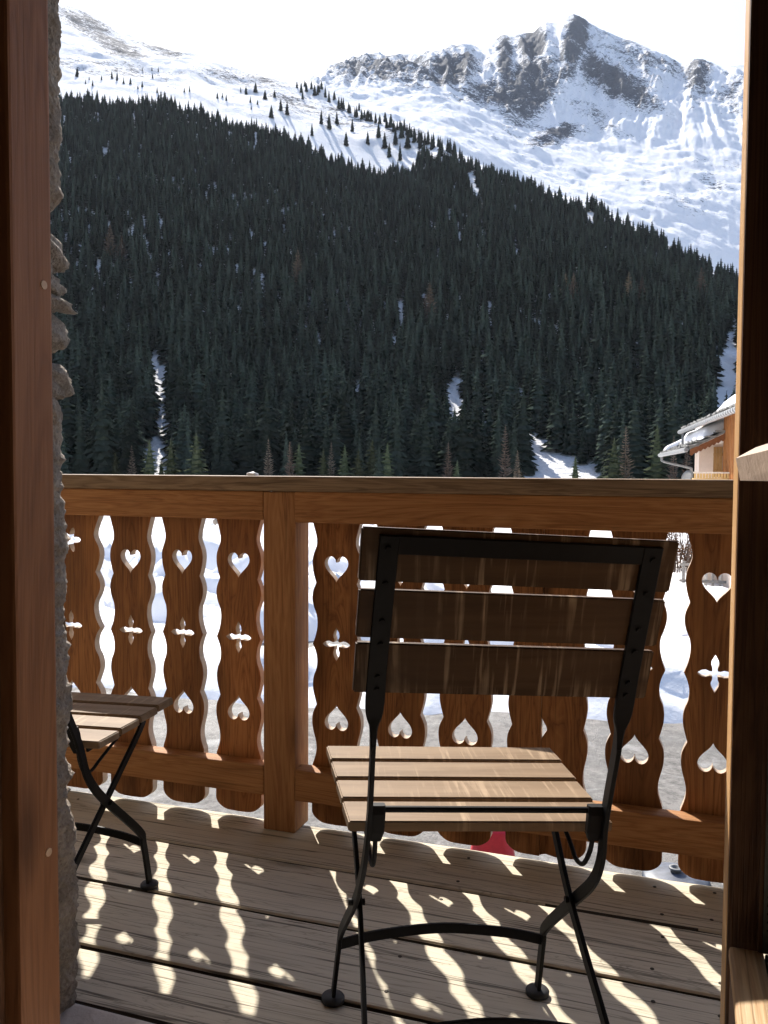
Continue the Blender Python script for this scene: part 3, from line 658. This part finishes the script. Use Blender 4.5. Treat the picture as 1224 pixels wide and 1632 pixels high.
# ------------------------------------------------------------------ trees
def foliage_mat(name, a, b_, c):
    m, nt, b = new_mat(name)
    tc = nd(nt, 'ShaderNodeTexCoord'); oi = nd(nt, 'ShaderNodeObjectInfo')
    n = noise(nt, tc.outputs['Object'], .9, 4, .7)
    col = ramp(nt, n, [(.3, a), (.55, b_), (.75, c)])
    hsv = nd(nt, 'ShaderNodeHueSaturation'); nt.links.new(col, hsv.inputs['Color'])
    nt.links.new(math_n(nt, 'ADD', math_n(nt, 'MULTIPLY', oi.outputs['Random'], 1.25), .55), hsv.inputs['Value'])
    nt.links.new(math_n(nt, 'ADD', math_n(nt, 'MULTIPLY', oi.outputs['Random'], .05), .475), hsv.inputs['Hue'])
    nt.links.new(hsv.outputs[0], b.inputs['Base Color']); b.inputs['Roughness'].default_value = .95; b.inputs['Specular IOR Level'].default_value = .0
    return m
M_SPRUCE = foliage_mat('spruce_needles', (.020, .0265, .0215), (.031, .0395, .030), (.046, .055, .038))
M_YOUNG = foliage_mat('young_spruce_needles', (.032, .038, .022), (.050, .057, .032), (.072, .076, .042))
M_LARCH = foliage_mat('bare_larch_twigs', (.075, .055, .043), (.12, .09, .07), (.17, .13, .10))
M_BARK = plain('bark', (.075, .055, .045), .9, 0, 8, .4)
def spruce_crown(seed, H=18., Rm=3.0, whorls=17, per=10, droop=.30, base=.015, blade=.34, core=True, up=0.0):
    r = random.Random(seed); V = []; F = []
    def add(*vs):
        i = len(V); V.extend(vs); return i
    for w_ in range(whorls):
        t = w_ / (whorls - 1); z = H * (base + (1 - base) * t ** .93)
        rad = Rm * ((1 - t) ** .72 * .95 + .025) * r.uniform(.86, 1.12)
        if t < .12: rad *= .78 + t * 1.8
        off = r.uniform(0, 6.28)
        n = max(4, int(per * (1 - .5 * t)))
        for k in range(n):
            th = off + k * 2 * math.pi / n + r.uniform(-.22, .22); L = rad * r.uniform(.72, 1.18)
            c, s = math.cos(th), math.sin(th)
            dz = -L * (droop + r.uniform(-.1, .14)) + L * up
            wd = L * blade * r.uniform(.8, 1.25) + .10
            zz = z + r.uniform(-.25, .25) * H / whorls
            def pt(d, o, h): return (c * d - s * o, s * d + c * o, zz + h)
            i = add(pt(0, 0, .1 * L), pt(L * .42, wd, dz * .30 - .10 * L), pt(L * .50, 0, dz * .38 + .07 * L), pt(L * .42, -wd, dz * .30 - .10 * L), pt(L * .80, wd * .62, dz * .85 - .07 * L), pt(L, 0, dz), pt(L * .80, -wd * .62, dz * .85 - .07 * L))
            F.extend([(i, i + 1, i + 2), (i, i + 2, i + 3), (i + 1, i + 4, i + 2), (i + 2, i + 6, i + 3), (i + 2, i + 4, i + 5), (i + 2, i + 5, i + 6)])
    # leader
    i = add((.10, 0, H * .95), (-.05, .09, H * .95), (-.05, -.09, H * .95), (0, 0, H * 1.005)); F.extend([(i, i + 1, i + 3), (i + 1, i + 2, i + 3), (i + 2, i, i + 3)])
    if core:
        n = 9
        for (z0, r0, z1, r1) in ((H * .06, Rm * .30, H * .45, Rm * .30), (H * .45, Rm * .30, H * .97, .05)):
            a = [add((math.cos(q) * r0, math.sin(q) * r0, z0)) for q in np.linspace(0, 6.283, n, endpoint=False)]
            b = [add((math.cos(q) * r1, math.sin(q) * r1, z1)) for q in np.linspace(0, 6.283, n, endpoint=False)]
            for k in range(n): F.append((a[k], a[(k + 1) % n], b[(k + 1) % n], b[k]))
    return V, F
def trunk_geo(H, r0=.26):
    V = []; F = []; n = 7
    lv = [(-1.2, r0 * 1.15), (H * .12, r0 * .9), (H * .5, r0 * .55), (H * .96, .03)]
    for z, r in lv: V += [(math.cos(q) * r, math.sin(q) * r, z) for q in np.linspace(0, 6.283, n, endpoint=False)]
    for i in range(len(lv) - 1):
        for k in range(n): F.append((i * n + k, i * n + (k + 1) % n, (i + 1) * n + (k + 1) % n, (i + 1) * n + k))
    return V, F
def to_mesh(name, VF, mat):
    me = bpy.data.meshes.new(name); me.from_pydata(VF[0], [], VF[1]); me.materials.append(mat); me.update(); return me
far_crowns = [to_mesh('crown', spruce_crown(s, 18, rm, 12, 8, dr, .015, .42), M_SPRUCE) for s, rm, dr in ((41, 2.9, .62), (42, 2.6, .70), (43, 3.1, .58), (44, 2.4, .76))]
crowns = [to_mesh('crown', spruce_crown(s, 18, rm, wh, pr, dr), M_SPRUCE) for s, rm, wh, pr, dr in ((1, 2.9, 19, 11, .62), (2, 2.5, 20, 10, .72), (3, 3.2, 18, 11, .56), (4, 2.3, 21, 10, .78), (5, 2.7, 19, 11, .66))]
trunk_me = to_mesh('trunk', trunk_geo(18), M_BARK)
young_me = [to_mesh('crown', spruce_crown(s, 6, 1.75, 13, 10, .12, .03), M_YOUNG) for s in (21, 22, 23)]
young_tr = to_mesh('trunk', trunk_geo(6, .11), M_BARK)
larch_me = [to_mesh('crown', spruce_crown(s, 11, 1.7, 23, 7, -.05, .12, .07, False, .35), M_LARCH) for s in (31, 32)]
larch_tr = to_mesh('trunk', trunk_geo(11, .14), M_LARCH)
def place_tree(name, crown, trunk, x, y, z, s, sxy, rz, label, group):
    o = empty(name, (x, y, z), rz, label, 'tree', group); o.scale = (s * sxy, s * sxy, s)
    for nm, me in (('crown', crown), ('trunk', trunk)): link(bpy.data.objects.new(nm, me), o)
    return o
def hA(x, y):
    return float(heightA(np.array([math.degrees(math.atan2(x, y))]), np.array([math.hypot(x, y)]))[0])
# candidate positions over the wooded slope
pts = []
sp = 4.1
for gx in np.arange(-560, 120, sp):
    for gy in np.arange(120, 790, sp):
        pts.append((gx + rng.uniform(-.46, .46) * sp, gy + rng.uniform(-.46, .46) * sp))
pts = np.array(pts); pr = np.hypot(pts[:, 0], pts[:, 1]); pa = np.degrees(np.arctan2(pts[:, 0], pts[:, 1]))
ok = (pa > -46) & (pa < 8) & (pr > 188 + 5 * fbm(pa * .5, pa * 0 + 3, 3)) & (pr < tab(rF, pa) - 4 + 16 * fbm(pa * 1.1, pa * 0 + 8, 4))
pts, pr, pa = pts[ok], pr[ok], pa[ok]
pz = heightA(pa, pr); pe = np.degrees(np.arctan2(pz - CZ, pr))
def in_strip(knots):
    """clearing: list of (el, az centre, half width)"""
    k = np.array(sorted(knots)); c = np.interp(pe, k[:, 0], k[:, 1]); h = np.interp(pe, k[:, 0], k[:, 2])
    return (pe > k[0, 0]) & (pe < k[-1, 0]) & (np.abs(pa - c) < h)
clear = in_strip([(-3, -33.6, 1.5), (-.6, -33.5, 1.05), (1.2, -33.3, .6), (2.6, -33.25, .42), (4.6, -33.3, .42), (6.6, -33.35, .46), (7.4, -33.4, .15)])
clear |= in_strip([(3.6, -36.0, .3), (5.2, -36.0, .35)])
clear |= in_strip([(.4, -14.15, .3), (1.6, -14.15, .5), (3.0, -14.15, .65), (5.6, -14.1, .65), (6.2, -14.1, .2)])
clear |= in_strip([(1.6, -12.3, .25), (5.6, -12.4, .32)]) | in_strip([(1.0, -25.6, .2), (3.4, -25.6, .25)]) | in_strip([(1.6, -9.9, .2), (5.0, -9.9, .28)]) | in_strip([(2.4, -20.6, .2), (5.6, -20.6, .26)])
clear |= in_strip([(-3, -6.6, 3.2), (-1, -6.9, 2.8), (.0, -7.3, 2.3), (.8, -8.2, 1.5), (1.6, -9.0, .75), (2.5, -9.4, .3)])
clear |= in_strip([(.6, 2.6, .8), (5.5, 2.75, .7), (8.0, 2.8, .35), (9.6, 2.9, .2)])
clear |= in_strip([(16.2, -6.9, .5), (17.4, -7.2, .6)]) | in_strip([(16.8, -12.9, .25), (18.6, -13.4, .35)]) | in_strip([(15.2, -5.6, .2), (16.0, -5.9, .25)])
clear |= (rng.random(len(pa)) < .03)
pts, pr, pa, pz = pts[~clear], pr[~clear], pa[~clear], pz[~clear]
scl = (1.0 + .22 * rng.standard_normal(len(pr)).clip(-1.9, 2.2)) * np.interp(pr, [190, 260, 400, 680], [.86, .72, .58, .46])
sxy = rng.uniform(1.35, 2.0, len(pr)); rz = rng.uniform(0, 6.283, len(pr)); var = rng.integers(0, 5, len(pr))
# the trees that show largest stand alone, the rest are one mass
infr = (pa > -39.5) & (pa < 3.4)
size = np.where(infr, scl / pr, 0); order = np.argsort(-size); lone = set(order[:185].tolist())
for i in sorted(lone):
    place_tree('spruce_tree', crowns[var[i]], trunk_me, pts[i, 0], pts[i, 1], pz[i] - .5, scl[i], sxy[i], rz[i], 'tall dark green spruce in the front ranks at the foot of the forest', 'spruces at the foot of the forest')
rest = [i for i in range(len(pr)) if i not in lone]
# a few brown larches inside the wood
far_larch = [(-35.5, 12.0), (-36.2, 12.6), (-15.9, 9.3), (-7.2, 10.2), (-6.7, 10.0), (-3.3, 10.1), (-2.5, 10.0), (1.0, 10.2), (-16.2, 9.0), (-24.5, 11.5)]
def make_stuff(name, idx, protos, label, cat):
    col = bpy.data.collections.new(name + '_kinds')
    for k, (cm, tm) in enumerate(protos):
        bm = bmesh.new(); bm.from_mesh(cm); nf = len(bm.faces); bm.from_mesh(tm)
        bm.faces.ensure_lookup_table()
        for f in bm.faces[nf:]: f.material_index = 1
        me = bpy.data.meshes.new(f'{name}_kind_{k}'); bm.to_mesh(me); bm.free(); me.materials.append(cm.materials[0]); me.materials.append(tm.materials[0])
        col.objects.link(bpy.data.objects.new(f'{k}_{name}', me))
    me = bpy.data.meshes.new(name); me.from_pydata([(pts[i, 0], pts[i, 1], pz[i] - .4) for i in idx], [], []); 
    a = me.attributes.new('rot', 'FLOAT_VECTOR', 'POINT'); a.data.foreach_set('vector', np.array([(0, 0, rz[i]) for i in idx], np.float32).ravel())
    a = me.attributes.new('scl', 'FLOAT_VECTOR', 'POINT'); a.data.foreach_set('vector', np.array([(scl[i] * sxy[i], scl[i] * sxy[i], scl[i]) for i in idx], np.float32).ravel())
    a = me.attributes.new('kindno', 'INT', 'POINT'); a.data.foreach_set('value', np.array([var[i] % len(protos) for i in idx], np.int32))
    o = link(bpy.data.objects.new(name, me)); tag(o, label, cat, kind='stuff')
    gn = bpy.data.node_groups.new(name + '_scatter', 'GeometryNodeTree')
    gn.interface.new_socket('Geometry', in_out='INPUT', socket_type='NodeSocketGeometry'); gn.interface.new_socket('Geometry', in_out='OUTPUT', socket_type='NodeSocketGeometry')
    gi = gn.nodes.new('NodeGroupInput'); go = gn.nodes.new('NodeGroupOutput'); ip = gn.nodes.new('GeometryNodeInstanceOnPoints')
    ci = gn.nodes.new('GeometryNodeCollectionInfo'); ci.inputs['Collection'].default_value = col; ci.inputs['Separate Children'].default_value = True; ci.inputs['Reset Children'].default_value = True
    def na(nm, ty): n = gn.nodes.new('GeometryNodeInputNamedAttribute'); n.data_type = ty; n.inputs['Name'].default_value = nm; return n.outputs['Attribute']
    e2r = gn.nodes.new('FunctionNodeEulerToRotation'); gn.links.new(na('rot', 'FLOAT_VECTOR'), e2r.inputs[0])
    gn.links.new(gi.outputs[0], ip.inputs['Points']); gn.links.new(ci.outputs[0], ip.inputs['Instance']); ip.inputs['Pick Instance'].default_value = True
    gn.links.new(na('kindno', 'INT'), ip.inputs['Instance Index']); gn.links.new(e2r.outputs[0], ip.inputs['Rotation']); gn.links.new(na('scl', 'FLOAT_VECTOR'), ip.inputs['Scale'])
    gn.links.new(ip.outputs[0], go.inputs[0])
    md = o.modifiers.new('scatter', 'NODES'); md.node_group = gn
    return o
make_stuff('spruce_forest', rest, [(c, trunk_me) for c in far_crowns], 'dense dark spruce forest covering the mountain slope', 'forest')
def az_el_ground(a, el):
    """first point of the near mountain seen at that azimuth and elevation"""
    r = np.linspace(150, 1400, 2600); z = heightA(np.full_like(r, a), r); e = np.degrees(np.arctan2(z - CZ, r)); k = int(np.argmax(e >= el))
    return r[k] * math.sin(R(a)), r[k] * math.cos(R(a)), z[k], r[k]
for a, el in far_larch:
    x, y, z, r = az_el_ground(a, el); place_tree('larch_tree', larch_me[0], larch_tr, x, y, z - .4, random.uniform(1.25, 1.6), 1.5, random.uniform(0, 6), 'bare reddish brown larch among the dark spruces on the slope', 'brown larches in the forest')
# lone spruces on the open snow above the wood
lonely = [(-36.0, 22.75, .55), (-35.7, 22.7, .5), (-34.9, 22.6, .45), (-34.2, 22.55, .4), (-38.0, 22.6, .4), (-33.3, 22.3, .4), (-29.6, 22.3, .45), (-27.8, 22.65, .7), (-27.2, 22.8, .8), (-26.6, 22.5, .65), (-26.0, 22.6, .6), (-25.6, 21.9, .8), (-25.2, 21.7, .9), (-26.2, 21.5, .8), (-24.2, 22.6, .7), (-23.0, 21.3, .9), (-22.5, 21.0, 1.0), (-22.0, 21.3, .9), (-23.6, 20.6, .8), (-21.0, 20.9, .9), (-20.4, 21.6, .8), (-21.4, 20.1, .9), (-20.0, 20.2, .85), (-19.3, 20.6, .9), (-18.9, 20.0, 1.0), (-18.2, 20.2, 1.1), (-17.8, 20.6, 1.0), (-18.6, 19.5, .9), (-17.9, 19.3, 1.1), (-17.4, 20.0, 1.0), (-17.0, 20.3, 1.0), (-16.6, 20.0, 1.1)]
for k in range(22):
    lonely.append((random.uniform(-38.3, -27), 0, random.uniform(.25, .5)))
    lonely[-1] = (lonely[-1][0], float(tab(forA, lonely[-1][0])) + random.uniform(.9, 2.0), lonely[-1][2])
for k in range(60):
    a = -24.5 + k * .2 + random.uniform(-.1, .1); e = tab(ridgeA, a) - random.uniform(.25, .75) - .1
    if e > tab(forA, a) - .3: lonely.append((float(a), float(e), random.uniform(.6, .95)))
for a, el, s in lonely:
    x, y, z, r = az_el_ground(a, el); i = random.randrange(5)
    place_tree('spruce_tree', crowns[i], trunk_me, x, y, z - .4, s * .74, random.uniform(1.2, 1.6), random.uniform(0, 6), 'lone dark spruce on the snowy ridge above the forest', 'lone spruces on the snowy ridge')
# trees at the very foot of the wood, just above the handrail
foot = [('y', -36.0, 226, .9, 'small green spruce close beside the stone wall, above the handrail'), ('l', -35.0, 232, .8, 'slim bare larch second from the stone wall'),
        ('y', -33.9, 222, 1.15, 'young spruce left of the snowy clearing'), ('y', -32.6, 226, 1.2, 'dark young spruce in the foot of the snowy clearing'), ('y', -31.0, 224, 1.35, 'bushy bright spruce right of the snowy clearing'),
        ('y', -33.2, 229, .7, 'tiny spruce at the middle of the snowy clearing'), ('l', -26.4, 230, .95, 'pale bare larch above the railing post'), ('l', -25.0, 226, .9, 'yellowish bare larch just right of the railing post'),
        ('y', -24.4, 228, 1.15, 'young spruce right of the yellowish larch'), ('y', -22.8, 224, 1.0, 'small green spruce above the left end of the chair back'), ('l', -22.3, 231, .9, 'brown bare larch above the left end of the chair back'),
        ('y', -21.4, 226, 1.1, 'yellow green young spruce, first of the cluster left of centre'), ('y', -20.5, 223, 1.0, 'yellow green young spruce, second of the cluster left of centre'), ('y', -19.6, 226, 1.25, 'yellow green young spruce, third of the cluster left of centre'), ('y', -18.6, 224, 1.15, 'yellow green young spruce, last of the cluster at centre'),
        ('l', -14.6, 228, .9, 'grey brown bare larch right of the picture centre'), ('y', -14.0, 226, .75, 'very small spruce beside the grey brown larch'), ('l', -10.9, 235, 1.25, 'tall slim brown larch left of the snow track'), ('l', -10.1, 226, .75, 'short bare larch touching the snow track'),
        ('y', -6.4, 222, .85, 'lone dark young spruce standing in the snow track'), ('y', -4.0, 226, 1.3, 'slender spruce right of the snow track'), ('l', -3.3, 230, 1.2, 'tawny larch beside the slender spruce'), ('y', -1.4, 228, 1.6, 'broad olive spruce left of the chalet gutter'), ('l', -.4, 222, 1.0, 'bare reddish tree under the chalet gutter'), ('l', .4, 226, .9, 'bare reddish tree under the bent chalet drainpipe')]
for kind, a, r, s, lab in foot:
    r -= 47
    x, y = r * math.sin(R(a)), r * math.cos(R(a)); z = hA(x, y)
    if kind == 'y': place_tree('young_spruce', random.choice(young_me), young_tr, x, y, z - .2, s * 1.4, random.uniform(.9, 1.1), random.uniform(0, 6), lab, 'young trees at the forest edge')
    else: place_tree('larch_tree', random.choice(larch_me), larch_tr, x, y, z - .2, s, random.uniform(.9, 1.1), random.uniform(0, 6), lab, 'young trees at the forest edge')

# ------------------------------------------------------------------ chalet down the road
M_CREAM = plain('cream_render', (.72, .60, .50), .85, 0, 3, .08)
M_CLAD = wood('larch_cladding', (.60, .28, .10), (.48, .20, .065), (.30, .11, .035), 'z', .5, .6, .2, .1, .3, .3)
M_FASCIA = wood('fascia_wood', (.30, .12, .05), (.22, .085, .035), (.13, .05, .02), 'y', .5, .6, .2, .1, .3, .2)
M_SHUT = wood('shutter_wood', (.48, .29, .12), (.40, .23, .09), (.28, .15, .06), 'z', .6, .6, .2, .1, .2, .2)
M_ZINC = plain('zinc', (.17, .175, .175), .5, 0, 6, .2)
M_BRACKET = plain('pale_bracket', (.46, .46, .45), .5, 0, 10, .1)
M_SLATE = stone_mat('roof_stone', (.12, .12, .115), (.22, .215, .20), (.36, .35, .32), .06)
M_YEL = plain('yellow_pine', (.66, .44, .17), .6, 0, 5, .12)
M_SNOW2 = snow_mat('roof_snow', .6)
cha = empty('chalet', (.86, 45, GZ), R(6), 'snow-roofed chalet with stone slab roof, zinc gutters and plank wall beyond the railing', 'house')
def cbx(name, x0, x1, y0, y1, z0, z1, mat, bev=0, parent=None): return box(name, x0, x1, y0, y1, z0, z1, mat, parent or cha, bev)
cbx('wall', -.12, 8, -24, .6, -.3, 6.9, M_CREAM)
cbx('gable_wall', -1.08, -.125, -8.7, -8.35, -.3, 5.75, M_CREAM)
bm = bmesh.new(); y = -8.75; k = 0
while y > -24: add_box(bm, -.20 - (.03 if k % 2 else 0), -.121, y - .16, y - .012, 4.2, 6.95); y -= .165; k += 1
bm_obj('cladding', bm, M_CLAD, cha)
bm = bmesh.new(); x = -.20
for i in range(3): add_box(bm, -.55 + .11 * i, -.447 + .11 * i, -8.735, -8.705, 4.45, 5.62)
add_box(bm, -.56, -.21, -8.76, -8.736, 4.62, 4.72); add_box(bm, -.56, -.21, -8.76, -8.736, 5.28, 5.38)
bm_obj('shutter', bm, M_SHUT, cha)
def slab(name, x0, z0, x1, z1, y0, y1, th, mat, parent=None):
    v = [(x0, y0, z0), (x1, y0, z1), (x1, y1, z1), (x0, y1, z0), (x0, y0, z0 + th), (x1, y0, z1 + th), (x1, y1, z1 + th), (x0, y1, z0 + th)]
    return mesh_obj(name, v, [(0, 3, 2, 1), (4, 5, 6, 7), (0, 1, 5, 4), (1, 2, 6, 5), (2, 3, 7, 6), (3, 0, 4, 7)], mat, parent or cha)
def stone_course(name, x0, z0, slope, y0, y1, parent):
    bm = bmesh.new(); r = random.Random(3); y = y0
    while y < y1:
        L = r.uniform(.30, .55)
        for c in range(4):
            xx = x0 + c * .33 + r.uniform(-.06, .05); zz = z0 + slope * (xx - x0) + .05 + c * .012 + r.uniform(0, .035)
            add_box(bm, xx, xx + .42, y, y + L - .02, zz, zz + r.uniform(.045, .075))
        y += L
    return bm_obj(name, bm, M_SLATE, parent)
def gutter(x, z, y0, y1, parent):
    bm = bmesh.new(); add_sweep(bm, [(x, y0, z), (x, y1, z)], (.085, .075), (1, 0, 0), None, True); gt = bm_obj('gutter', bm, M_ZINC, parent)
    bm = bmesh.new()
    for y in np.arange(y0 + .25, y1, .45): add_sweep(bm, [(x, y, z - .004), (x, y + .16, z - .004)], (.105, .098), (1, 0, 0), None, True)
    tag(bm_obj('gutter_bracket', bm, M_BRACKET, gt), kind='stuff')
    return gt
def snow_pile(name, x0, z0, slope, x1, y0, y1, th, parent):
    nx, ny = 26, 60; V = []; F = []
    for i in range(nx):
        for j in range(ny):
            u, t = i / (nx - 1), j / (ny - 1); x = x0 + (x1 - x0) * u; y = y0 + (y1 - y0) * t
            e = min(u / .30, 1) ; g_ = min(t / .16, (1 - t) / .16, 1)
            h = th * math.sqrt(max(0, 1 - (1 - e) ** 2)) * math.sqrt(max(0, 1 - (1 - g_) ** 2)) * (1 + .14 * float(fbm(x * .7, y * .7, 3)))
            V.append((x + .10 * float(fbm(y * .8, x * 0 + 4, 3)) * (1 - u), y, z0 + slope * (x - x0) + h))
    for i in range(nx - 1):
        for j in range(ny - 1): a = i * ny + j; F.append((a, a + ny, a + ny + 1, a + 1))
    return mesh_obj(name, V, F, M_SNOW2, parent, True)
up = slab('roof', -1.02, 6.52, 7.0, 9.7, -24.0, -2.0, .10, M_SLATE)
stone_course('roof_stones', -1.10, 6.58, .40, -24, -2.0, up)
gutter(-1.12, 6.50, -24, -1.9, up)
snow_pile('snow_cover', -.45, 6.92, .40, 6.5, -24.5, -6.3, .62, up)
lo = slab('lower_roof', -1.52, 5.50, -.10, 6.20, -9.3, 2.2, .09, M_SLATE)
stone_course('roof_stones', -1.60, 5.56, .49, -9.35, 2.2, lo)
gutter(-1.62, 5.50, -9.3, 2.35, lo)
snow_pile('snow_cover', -1.0, 5.92, .49, -.10, -8.9, -.6, .42, lo)
snow_pile('snow_cover', -1.50, 5.68, .49, -.70, .6, 2.0, .22, lo)
# scalloped fascia under the lower roof's near end
bm = bmesh.new()
for i in range(9):
    xa = -1.50 + i * .16; za = 5.50 + .49 * (i * .16)
    vs = [bm.verts.new(p) for p in ((xa, -9.33, za), (xa + .16, -9.33, za + .0784), (xa + .16, -9.33, za - .14), (xa + .08, -9.33, za - .23), (xa, -9.33, za - .20))]
    vb = [bm.verts.new((v.co.x, v.co.y + .035, v.co.z)) for v in vs]
    bm.faces.new(vs); bm.faces.new(vb[::-1])
    for k in range(5): bm.faces.new((vs[k], vb[k], vb[(k + 1) % 5], vs[(k + 1) % 5]))
bm_obj('fascia', bm, M_FASCIA, cha)
bm = bmesh.new(); add_sweep(bm, [(-1.02, -2.3, 6.5), (-1.02, -2.3, 6.0), (-1.0, -2.3, 5.86)], (.055, .055), (0, 1, 0), None, True); bm_obj('downpipe', bm, M_ZINC, cha)
bm = bmesh.new(); add_sweep(bm, smooth_path([(-1.58, 1.9, 5.46), (-1.56, 1.9, 5.30), (-1.45, 1.9, 5.16), (-.25, 1.9, 4.86), (-.12, 1.9, 4.75), (-.10, 1.9, 4.3)], 4), (.06, .06), (0, 1, 0), None, True); bm_obj('downpipe', bm, M_ZINC, cha)
bal = cbx('balcony', -1.45, .0, -10.35, -9.75, 4.25, 4.40, M_YEL)
cbx('balcony_rail', -1.47, .3, -10.40, -10.30, 4.585, 4.64, plain('pale_rail', (.75, .68, .58), .6), 0, bal)
bm = bmesh.new()
for i in range(15): add_box(bm, -1.45 + i * .105, -1.45 + i * .105 + .075, -10.37, -10.335, 4.41, 4.58)
bm_obj('baluster', bm, M_YEL, bal)
bm = bmesh.new(); add_lathe(bm, [(.02, 0), (.14, .03), (.24, .09), (.25, .095), (.14, .045)], 0, 0, 0, 22); o = bm_obj('satellite_dish', bm, plain('dish_grey', (.42, .38, .32), .6), cha, True); o.location = (-1.62, -10.1, 4.43); o.rotation_euler = (R(70), 0, R(-50))

# ------------------------------------------------------------------ things seen through the railing
def leaf_cloud(name, n, sx, sy, sz, mat, parent, seed, size=.07, twigs=40, tw_mat=None):
    r = random.Random(seed); V = []; F = []
    for i in range(n):
        x, y, z = r.uniform(-sx, sx), r.uniform(-sy, sy), sz * r.random() ** .8
        if float(fbm(np.array(x * 1.7 + seed), np.array(z * 2.1 + y), 3)) < -.25: continue
        a, b = r.uniform(0, 6.28), r.uniform(-1, 1); d = Vector((math.cos(a), math.sin(a), b)).normalized() * size * r.uniform(.6, 1.4); e = d.orthogonal().normalized() * size * .5
        i0 = len(V); p = Vector((x, y, z)); V += [p - d, p + e, p + d, p - e]; F.append((i0, i0 + 1, i0 + 2, i0 + 3))
    o = mesh_obj(name, V, F, mat, parent)
    bm = bmesh.new()
    for i in range(twigs):
        x, y = r.uniform(-sx, sx), r.uniform(-sy, sy); p = [(x, y, -.1)]
        for k in range(4): p.append((p[-1][0] + r.uniform(-.16, .16), p[-1][1] + r.uniform(-.1, .1), p[-1][2] + sz * r.uniform(.22, .36)))
        add_sweep(bm, p, [(.022, .022), (.018, .018), (.014, .014), (.009, .009), (.004, .004)], (1, 0, 0), None, True)
    bm_obj('twig', bm, tw_mat or M_BARK, parent); return o
M_DRY = foliage_mat('dry_hedge_leaves', (.18, .11, .06), (.30, .20, .115), (.42, .30, .19))
hg = empty('dry_hedge', (-.35, 40.4, GZ + .15), 0, 'dry tan leafed hedge beyond the railing, right of the chair back', 'hedge')
leaf_cloud('foliage', 5200, 1.15, .5, 2.0, M_DRY, hg, 4, .05, 46)
bt = empty('bare_bush', (.15, 38.6, GZ + .1), 0, 'thin bare dark bush in front of the dry hedge', 'bush')
leaf_cloud('twig_tips', 160, .5, .4, 2.4, M_LARCH, bt, 9, .04, 22)
fc = empty('garden_fence', (1.25, 35.4, GZ + .05), R(3), 'grey picket fence in the snow seen through the rightmost heart', 'fence')
M_GREYW = plain('grey_fence', (.24, .23, .215), .8, 0, 8, .2); M_GREYP = plain('pale_fence', (.48, .46, .42), .8, 0, 8, .2)
for i in range(9):
    xx = -1.1 + i * .27
    box('post' if i % 3 == 0 else 'picket', xx, xx + (.12 if i % 3 == 0 else .09), -.05, .05, 0, 1.15 if i % 3 == 0 else 1.0, M_GREYP if i % 2 else M_GREYW, fc, .01)
for z in (.35, .98): box('rail', -1.2, 1.3, -.09, -.051, z, z + .10, M_GREYW, fc, .01)
# red plastic barrier block
bm = bmesh.new(); prof = [(.30, .22, 0), (.305, .225, .05), (.275, .20, .10), (.235, .165, .36), (.20, .14, .50), (.17, .115, .545), (.10, .06, .56)]; rings = []
for (hx, hy, z) in prof:
    ring = []
    for t in np.linspace(0, 2 * math.pi, 28, endpoint=False):
        c, s = math.cos(t), math.sin(t); ring.append(bm.verts.new((math.copysign(abs(c) ** .45, c) * hx, math.copysign(abs(s) ** .45, s) * hy, z)))
    rings.append(ring)
for i in range(len(rings) - 1):
    for k in range(28): bm.faces.new((rings[i][k], rings[i][(k + 1) % 28], rings[i + 1][(k + 1) % 28], rings[i + 1][k]))
bm.faces.new(rings[0][::-1]); bm.faces.new(rings[-1])
M_RED = plain('red_plastic', (.62, .022, .035), .35, 0, 20, .08)
rb_ = empty('road_barrier', (-1.94, 9.62, GZ + .02), R(12), 'bright red plastic block on the road below the railing', 'barrier')
bm_obj('body', bm, M_RED, rb_, True)
bm = bmesh.new(); add_lathe(bm, [(.045, 0), (.05, .01), (.045, .03), (.02, .032)], 0, 0, .558, 16); bm_obj('cap', bm, M_RED, rb_, True)
# concrete stand with a tube
st = empty('parasol_stand', (.05, 10.15, GZ + .02), 0, 'dark bluish stand with a short round tube on the ground below the railing', 'stand')
bm = bmesh.new(); add_lathe(bm, [(.36, 0), (.37, .02), (.34, .05), (.24, .075), (.12, .09), (.06, .10)], 0, 0, 0, 30); bm_obj('base', bm, plain('shaded_plastic', (.075, .085, .11), .5, 0, 9, .45), st, True)  # dark base colour carries the shade the stand lies in
bm = bmesh.new(); add_lathe(bm, [(.06, .0), (.06, .03), (.078, .035), (.078, .05), (.045, .051), (.042, .0)], 0, 0, .10, 22); bm_obj('tube', bm, M_ZINC, st, True)
# boulder out on the snow
bm = bmesh.new(); bmesh.ops.create_icosphere(bm, subdivisions=4, radius=1)
for v in bm.verts:
    k = 1 + .3 * float(fbm(v.co.x * 1.5, v.co.y * 1.5 + v.co.z * 1.7, 4)); v.co = Vector((v.co.x * .8 * k, v.co.y * .6 * k, v.co.z * .5 * k))
o = bm_obj('boulder', bm, M_STONE, None, True); o.location = (-33.6, 60.3, -3.0); tag(o, 'small dark boulder in the snow just left of the railing post', 'boulder')

# ------------------------------------------------------------------ valley air
hz = box('haze', -3100, 3100, -3100, 3100, GZ - 1.6, 1330, None)
mh = bpy.data.materials.new('valley_haze'); mh.use_nodes = True; nt = mh.node_tree; nt.nodes.remove(nt.nodes['Principled BSDF'])
pv = nd(nt, 'ShaderNodeVolumePrincipled'); pv.inputs['Color'].default_value = (.78, .86, 1.0, 1); pv.inputs['Density'].default_value = 3.2e-5; pv.inputs['Anisotropy'].default_value = .2
nt.links.new(pv.outputs[0], nt.nodes['Material Output'].inputs['Volume'])
hz.data.materials.clear(); hz.data.materials.append(mh); tag(hz, 'thin pale air filling the valley', 'haze', kind='stuff')
